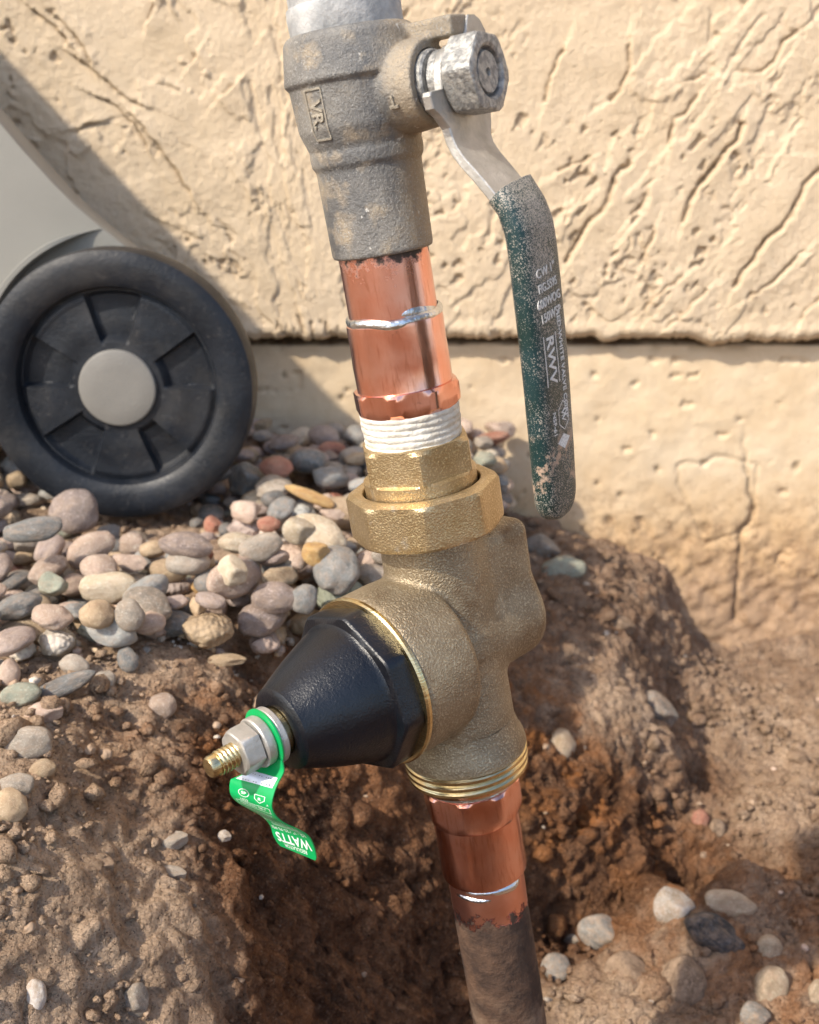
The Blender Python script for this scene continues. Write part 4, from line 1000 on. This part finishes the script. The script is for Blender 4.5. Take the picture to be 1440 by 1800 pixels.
def footprint(x, y, a, b, rot):
    R = max(a, b); i0, i1 = np.searchsorted(HX, (x-R, x+R)); j0, j1 = np.searchsorted(HY, (y-R, y+R)); i0, j0 = max(0, i0), max(0, j0)
    xs, ys = HXX[i0:i1, j0:j1]-x, HYY[i0:i1, j0:j1]-y; c, s = cos(rot), sin(rot); u, v = (xs*c+ys*s)/a, (-xs*s+ys*c)/b; q = u*u+v*v
    return slice(i0, i1), slice(j0, j1), q
def rest_z(x, y, a, b, c, rot):
    I, J, q = footprint(x, y, a, b, rot); m = q < .8
    if not m.any(): return 0.
    return float((HM[I, J][m] - (-c*np.sqrt(1-q[m]))).max())-c*.16
def drop(x, y, a, b, c, rot, zc):
    I, J, q = footprint(x, y, a, b, rot); m = q < .95; H_ = HM[I, J]; t_ = zc+c*np.sqrt(np.clip(1-q, 0, 1)); H_[m] = np.maximum(H_[m], t_[m]); HM[I, J] = H_
GE = np.array([(-.40, .43), (-.17, .452), (-.12, .475), (-.075, .495), (-.033, .525), (-.006, .565), (.03, .63), (.06, .74), (.075, .83)])
def in_gravel(x, y):
    if y < np.interp(x, GE[:, 0], GE[:, 1]) or x > .07: return False
    if abs(y-.67) < .028 and abs(x-WC[0]) < .035: return False
    return y < .842
names_ = list(PEB); wts = {'slate grey': .09, 'blue grey': .11, 'mauve': .19, 'pinkish': .17, 'tan': .13, 'cream': .06, 'taupe': .18, 'brick red': .025, 'orange brown': .015, 'greenish grey': .04}
wn = list(wts); wp = np.array([wts[k] for k in wn]); wp /= wp.sum()
stones = []      # (x,y,z,a,b,c,rot,tilt,mat,mesh,label)
rg = np.random.default_rng(5)
for layer, n_ in ((0, 760), (1, 300)):
    for _ in range(n_):
        best = None; sz = rg.choice([.0064, .0082, .0100, .0124], p=[.28, .34, .26, .12])*rg.uniform(.88, 1.12)
        a = sz*rg.uniform(1.0, 1.4); b = sz*rg.uniform(.75, 1.); c = sz*rg.uniform(.5, .75); rot = rg.uniform(0, pi)
        for _t in range(9 if layer == 0 else 6):
            x, y = rg.uniform(-.36, .07), rg.uniform(.43, .843)
            if not in_gravel(x, y): continue
            if _t > 3 and abs(x-WC[0]) < .08 and y > .72: continue
            z = rest_z(x, y, a, b, c, rot)
            if best is None or z < best[0]: best = (z, x, y)
        if best is None or best[0] > .020: continue
        z, x, y = best
        if abs(x-WC[0]) < .075 and .585 < y < .70 and z+c > .003: continue
        drop(x, y, a, b, c, rot, z)
        stones.append([x, y, z, a, b, c, rot, rg.uniform(-.35, .35), str(rg.choice(wn, p=wp)), (VAR[int(rg.integers(12))] if rg.random() < .6 else ANG[int(rg.integers(5))]), None])
# notable pebbles: picture x, y, width px, height px, colour, turn in the picture, label, buried fraction, angular
HERO = [(130, 900, 86, 80, 'mauve', 10, 'large reddish round pebble leaning against the foot of the black wheel', 0, 0),
        (60, 930, 110, 46, 'slate grey', 8, 'long dark slate pebble left of the large reddish pebble below the wheel', 0, 0),
        (160, 965, 92, 56, 'pinkish', 30, 'smooth pinkish pebble just below the large reddish one', 0, 0),
        (190, 1032, 106, 58, 'cream', 0, 'cream oblong pebble, the palest of the front row on the left', 0, 0),
        (172, 1080, 66, 54, 'tan', -10, 'rounded tan pebble directly under the cream oblong pebble', 0, 0),
        (228, 1082, 56, 60, 'taupe', 0, 'brown grey pebble right of the tan pebble under the cream one', 0, 0),
        (308, 1098, 76, 52, 'slate grey', 5, 'dark slate pebble lying on the soil at the front edge of the gravel', 0, 0),
        (262, 1095, 60, 42, 'pinkish', 10, 'pinkish pebble touching the left side of the dark slate pebble at the soil edge', 0, 0),
        (410, 1003, 56, 58, 'cream', 0, 'small cream three cornered pebble in the middle of the gravel', 0, 1),
        (436, 842, 70, 62, 'blue grey', 0, 'blocky blue grey stone right beside the tyre', 0, 1),
        (526, 932, 60, 52, 'cream', 15, 'knobbly cream pink pebble above the orange stone', 0, 1),
        (556, 972, 50, 50, 'orange brown', 40, 'bright orange yellow stone left of the brass body', 0, 1),
        (545, 872, 96, 22, 'orange brown', -22, 'long thin orange sliver of stone left of the union nut', 0, 0),
        (535, 1052, 50, 56, 'slate grey', 0, 'dark grey drop shaped pebble just left of the black bonnet', 0, 0),
        (482, 1052, 84, 60, 'mauve', 0, 'broad mauve pebble left of the dark drop shaped one', 0, 0),
        (458, 962, 82, 50, 'taupe', 15, 'flat taupe pebble above the small cream three cornered one', 0, 0),
        (330, 958, 104, 48, 'mauve', -8, 'long flat mauve pebble right of centre below the wheel', 0, 0),
        (472, 922, 44, 30, 'brick red', 10, 'small brick red pebble in the gravel left of the union nut', 0, 0),
        (375, 925, 34, 40, 'brick red', 10, 'small rusty orange red chip of stone below the tyre', 0, 1),
        (990, 999, 82, 46, 'greenish grey', 2, 'greenish grey oval pebble on the soil right of the brass body', .15, 0),
        (955, 964, 66, 50, 'taupe', -10, 'grey pebble between the brass body and the greenish oval pebble', .1, 1),
        (100, 1212, 150, 36, 'slate grey', 24, 'long slate pebble set slantwise in the dirt on the left', .25, 0),
        (36, 1222, 78, 44, 'greenish grey', 12, 'greenish pebble half buried at the left edge of the photo', .3, 0),
        (78, 1254, 74, 44, 'pinkish', 18, 'pale pinkish wedge stone below the long slanting slate pebble', .2, 1),
        (50, 1306, 86, 58, 'taupe', 5, 'rounded grey brown pebble on the left bank of the hole', .2, 0),
        (30, 1380, 66, 46, 'taupe', 0, 'flat dusty pebble below the rounded one on the left bank', .25, 0),
        (18, 1418, 60, 66, 'tan', 30, 'dusty tan pebble lowest on the left bank at the photo edge', .2, 0),
        (285, 1242, 52, 50, 'pinkish', 0, 'dusty pinkish stone stuck in the rim of the hole', .3, 0),
        (76, 1352, 52, 36, 'tan', 10, 'small tan pebble between the two rounded ones on the left bank', .3, 0),
        (225, 1160, 40, 48, 'slate grey', 10, 'small slate pebble in loose soil below the tan pebble', .25, 0),
        (130, 1170, 56, 40, 'taupe', -10, 'grey pebble above the long slanting slate pebble', .2, 0),
        (14, 1185, 44, 56, 'pinkish', 0, 'pinkish pebble at the left photo edge above the slate sliver', .2, 0),
        (185, 1195, 40, 36, 'taupe', 0, 'small taupe pebble at the upper end of the slanting slate one', .3, 0),
        (400, 1160, 72, 26, 'tan', 4, 'flat tan stone on the rim of the hole near the black bonnet', .4, 1),
        (60, 1752, 46, 60, 'white', 0, 'pale upright pebble near the lower left corner', .25, 0),
        (300, 1482, 72, 40, 'taupe', 28, 'slanting grey shard sticking out of the dirt left of the green tag', .3, 1),
        (298, 1538, 66, 34, 'taupe', 8, 'flat grey shard just under the slanting shard', .3, 1),
        (172, 1522, 64, 46, 'muddy brown', 10, 'muddy stone left of the two grey shards', .35, 1),
        (238, 1762, 52, 66, 'taupe', -20, 'grey wedge stone near the bottom left of the hole', .3, 1),
        (80, 1700, 40, 30, 'muddy brown', 0, 'muddy stone above the pale upright pebble', .4, 1),
        (1188, 1600, 76, 84, 'white', 20, 'white and orange stone at the edge of the dark hollow', .2, 1),
        (1282, 1588, 100, 46, 'dusty pale', -8, 'long tan stone roofing the dark hollow', .1, 0),
        (1255, 1645, 120, 70, 'black', -28, 'black slate stone lying slanted inside the hollow', .05, 0),  # enlarged so its black also stands in for the hollow's shade
        (1200, 1730, 84, 100, 'muddy brown', 0, 'big muddy rounded stone below the white and orange one', .3, 0),
        (1356, 1738, 60, 84, 'dusty pale', -12, 'cream oval stone near the lower right corner', .25, 0),
        (1350, 1666, 50, 44, 'dusty pale', 0, 'small cream stone sitting on top of the cream oval stone', .3, 0),
        (978, 1702, 56, 52, 'dusty grey', 0, 'pale blue grey stone close right of the buried pipe', .3, 0),
        (1062, 1642, 96, 64, 'dusty grey', -10, 'dark grey stone under the soil overhang right of the pipe', .1, 1),
        (1105, 1712, 86, 76, 'muddy brown', 0, 'muddy lump of stone between the pipe and the big rounded stone', .4, 1),
        (1436, 1750, 34, 66, 'dusty pale', -20, 'tan stone cut off by the right photo edge near the bottom', .3, 0),
        (1330, 1790, 56, 60, 'dusty grey', 20, 'taupe stone at the bottom edge below the cream oval stone', .3, 1),
        (1010, 1650, 46, 30, 'dusty grey', 0, 'small blue grey chip beside the dark grey stone', .3, 1),
        (988, 1310, 58, 58, 'dusty pale', 0, 'rounded tan clod on the ledge right of the brass flange', .35, 0),
        (1152, 1250, 90, 70, 'dusty grey', -10, 'broad grey brown rock in the bank right of the regulator', .5, 1),
        (705, 1558, 22, 30, 'white', 0, 'tiny white chip in the dark soil left of the copper pipe', .2, 1),
        (395, 1470, 26, 22, 'white', 0, 'tiny whitish chip in the soil below the brass screw', .3, 1),
        (1090, 1100, 60, 44, 'muddy brown', 0, 'muddy clod on the shaded mound beside the foundation', .5, 1),
        (1230, 1440, 34, 34, 'brick red', 0, 'small reddish stone in the dark pocket on the right', .3, 0),
        (1262, 1456, 30, 34, 'muddy brown', 0, 'small brown stone beside the reddish one in the right pocket', .3, 0)]
def surf_hit(px, py):
    r = ray(px, py); t = np.linspace(.28, 1.1, 1200); P = _C+r*t[:, None]; g = ground_h(P[:, 0], P[:, 1])
    ix = np.searchsorted(HX, P[:, 0]); iy = np.searchsorted(HY, P[:, 1]); ok = (ix > 0) & (ix < len(HX)) & (iy > 0) & (iy < len(HY))
    g[ok] = np.maximum(g[ok], HM[ix[ok], iy[ok]]); k = np.nonzero(P[:, 2] < g)[0]; return P[k[0] if len(k) else -1], t[k[0] if len(k) else -1]
hero_n = []
for (px, py, wpx, hpx, mname, trn, lab, bur, an) in HERO:
    P, t = surf_hit(px, py+hpx*.15); t = t*(.925 if 'reddish round' in lab or 'dark slate pebble left' in lab else 1); a = wpx/2*t/2000; b = hpx/2*t/2000; c = min(a, b)*.8
    bur += .35 if (py > 1560 and px > 900) else 0; ctrP = _C+ray(px, py)*(t-.3*c+bur*c*.8)
    me = (ANG if an else VAR)[hash(lab) % 1 + (len(hero_n)*5) % (5 if an else 12)]
    o = link('pebble' if py < 1150 else 'stone', shape_with(me, mname)); tag(o, lab, 'pebble' if py < 1150 else 'stone', 'river pebbles beside the wall' if py < 1150 else 'stones stuck in the dug soil')
    o.scale = (a, c, b*1.02); o.location = ctrP; o.rotation_mode = 'XYZ'
    M = Matrix.Rotation(-PITCH-radians(8), 4, 'X')@Matrix.Rotation(-radians(trn), 4, 'Y'); o.rotation_euler = M.to_euler()
    hero_n.append((px, py, max(wpx, hpx)/2))
# remove scattered stones that would sit on a notable one
keep = []
HA = np.array(hero_n)
for s in stones:
    sx, sy, _t = proj(np.array(s[:3])); dd = np.hypot(HA[:, 0]-sx, HA[:, 1]-sy)
    if (dd < HA[:, 2]*.75).any() and s[1] < .75 and (HA[dd.argmin()][1] > sy-4): continue
    keep.append(s)
def vis_size(s):
    sx, sy, t = proj(np.array(s[:3])); inside = (-30 < sx < 1470) and (700 < sy < 1830)
    top = HM[min(len(HX)-1, np.searchsorted(HX, s[0])), min(len(HY)-1, np.searchsorted(HY, s[1]))]
    hid = top-(s[2]+s[5])
    if hypot(sx-203, sy-680) < 200 and s[1] > .66: return 0
    return (s[3]/t*2000)*(1 if inside else 0)*(1 if hid < .004 else .35)
keep.sort(key=vis_size, reverse=True)
def where(px, py, Y):
    if px > 620: return 'behind the brass fittings'
    if py < 860: return 'near the foundation beside the wheel' if px > 300 else 'behind the wheel'
    col_ = 'at the left edge' if px < 90 else 'left of the hub line' if px < 203 else 'right of the hub line' if px < 330 else 'under the right side of the tyre' if px < 430 else 'midway to the brass fittings' if px < 540 else 'close to the brass fittings'
    row_ = 'back row' if py < 930 else 'upper gravel' if py < 980 else 'middle gravel' if py < 1030 else 'front gravel' if py < 1080 else 'gravel rim'
    return row_+' '+col_
NI = 250
used = {}
for s in keep[:NI]:
    x, y, z, a, b, c, rot, tl_, mn, me, _ = s; sx, sy, t = proj(np.array(s[:3])); pw = 2*a/t*2000
    shp = 'long' if a/b > 1.45 else 'flat' if c/b < .62 else 'rounded'; szn = 'large' if pw > 92 else 'medium' if pw > 68 else 'small'
    lab = f'{szn} {shp} {mn} pebble, {where(sx, sy, y)}'.replace('in the behind', 'behind').replace('in the near', 'near')
    o = link('pebble', shape_with(me, mn)); tag(o, lab, 'pebble', 'river pebbles beside the wall'); used.setdefault(lab, []).append((sx, sy, o))
    o.scale = (a, b, c); o.location = (x, y, z); o.rotation_euler = (tl_, tl_*.7, rot)
ORD = ['first', 'second', 'third', 'fourth', 'fifth', 'sixth', 'seventh', 'eighth', 'ninth', 'tenth']
for lab, L in used.items():
    L.sort(key=lambda q: q[0])
    if len(L) > 1:
        for i, q in enumerate(L):
            q[2]['label'] = lab+(', left one' if i == 0 else ', right one') if len(L) == 2 else lab+', '+ORD[min(i, 9)]+' from left'
def join_stones(name, lst, base, label=None):
    V, Fs, mi, off = [], [], [], 0; mats = []
    for (x, y, z, a, b, c, rot, tl_, mn, k) in lst:
        v, f = base; r = 1+(.5 if len(v) < 50 else .22)*fbm(v[:, 0]*1.4+k, v[:, 1]*1.4+k*2, v[:, 2]*1.4, 77, 2); v = v*r[:, None]*np.array([a, b, c])
        M = np.array((Matrix.Rotation(rot, 3, 'Z')@Matrix.Rotation(tl_, 3, 'X'))); V.append(v@M.T+np.array([x, y, z])); Fs.append(f+off); off += len(v)
        if mn not in mats: mats.append(mn)
        mi += [mats.index(mn)]*len(f)
    me = mesh_from(name, np.vstack(V), np.vstack(Fs), None, True, 0)
    for mn in mats: me.materials.append(PEB[mn] if mn in PEB else MAT[mn])
    me.polygons.foreach_set('material_index', mi); o = link(name, me); tag(o, label, None, None, 'stuff'); return o
rest = [(s[0], s[1], s[2], s[3], s[4], s[5], s[6], s[7], s[8], i) for i, s in enumerate(keep[NI:])]
if rest: tag(join_stones('gravel', rest, ico(3)), 'river gravel lying deeper in the bed and behind the wheel', 'gravel')
# small gravel and soil crumbs
cr = []
rg = np.random.default_rng(9)
n_c = 14000; xs = rg.uniform(-.30, .36, n_c); ys = rg.uniform(.30, .845, n_c); hs = ground_h(xs, ys)
for i in range(n_c):
    x, y, h = xs[i], ys[i], hs[i]; g = in_gravel(x, y)
    if g and rg.random() < .5: continue
    s_ = (.0008+.0022*rg.random()**3)*(1.5 if g else 1.3)*(1+1.3*(rg.random() < .07))
    mn = rg.choice(['soil', 'muddy brown', 'taupe', 'pinkish'], p=[.95, .035, .01, .005]) if not g else str(rg.choice(wn, p=wp))
    cr.append((x, y, h+s_*.3+.002*(not g)*rg.uniform(-1, 1), s_*rg.uniform(.8, 1.4), s_*rg.uniform(.7, 1.1), s_*rg.uniform(.5, .9), rg.uniform(0, 6), rg.uniform(-.6, .6), str(mn), i))
cro = join_stones('soil_crumbs', cr, I1); cme = cro.data; co = np.empty(len(cme.vertices)*3, np.float32); cme.vertices.foreach_get('co', co); co = co.reshape(-1, 3)
q = np.clip(_ev(_WD, co[:, 0], np.clip(co[:, 1], .12, .95)), 0, 1); ca = cme.color_attributes.new('dry', 'FLOAT_COLOR', 'POINT'); buf = np.ones((len(co), 4), np.float32); buf[:, 0] = q[:, 0]; buf[:, 1] = q[:, 1]; buf[:, 2] = 0; ca.data.foreach_set('color', buf.ravel())
tag(cro, 'loose crumbs of soil and grit strewn over the dug ground', 'soil')
print('objects', len(bpy.data.objects), 'individual pebbles', NI+len(HERO), 'dropped', len(stones))
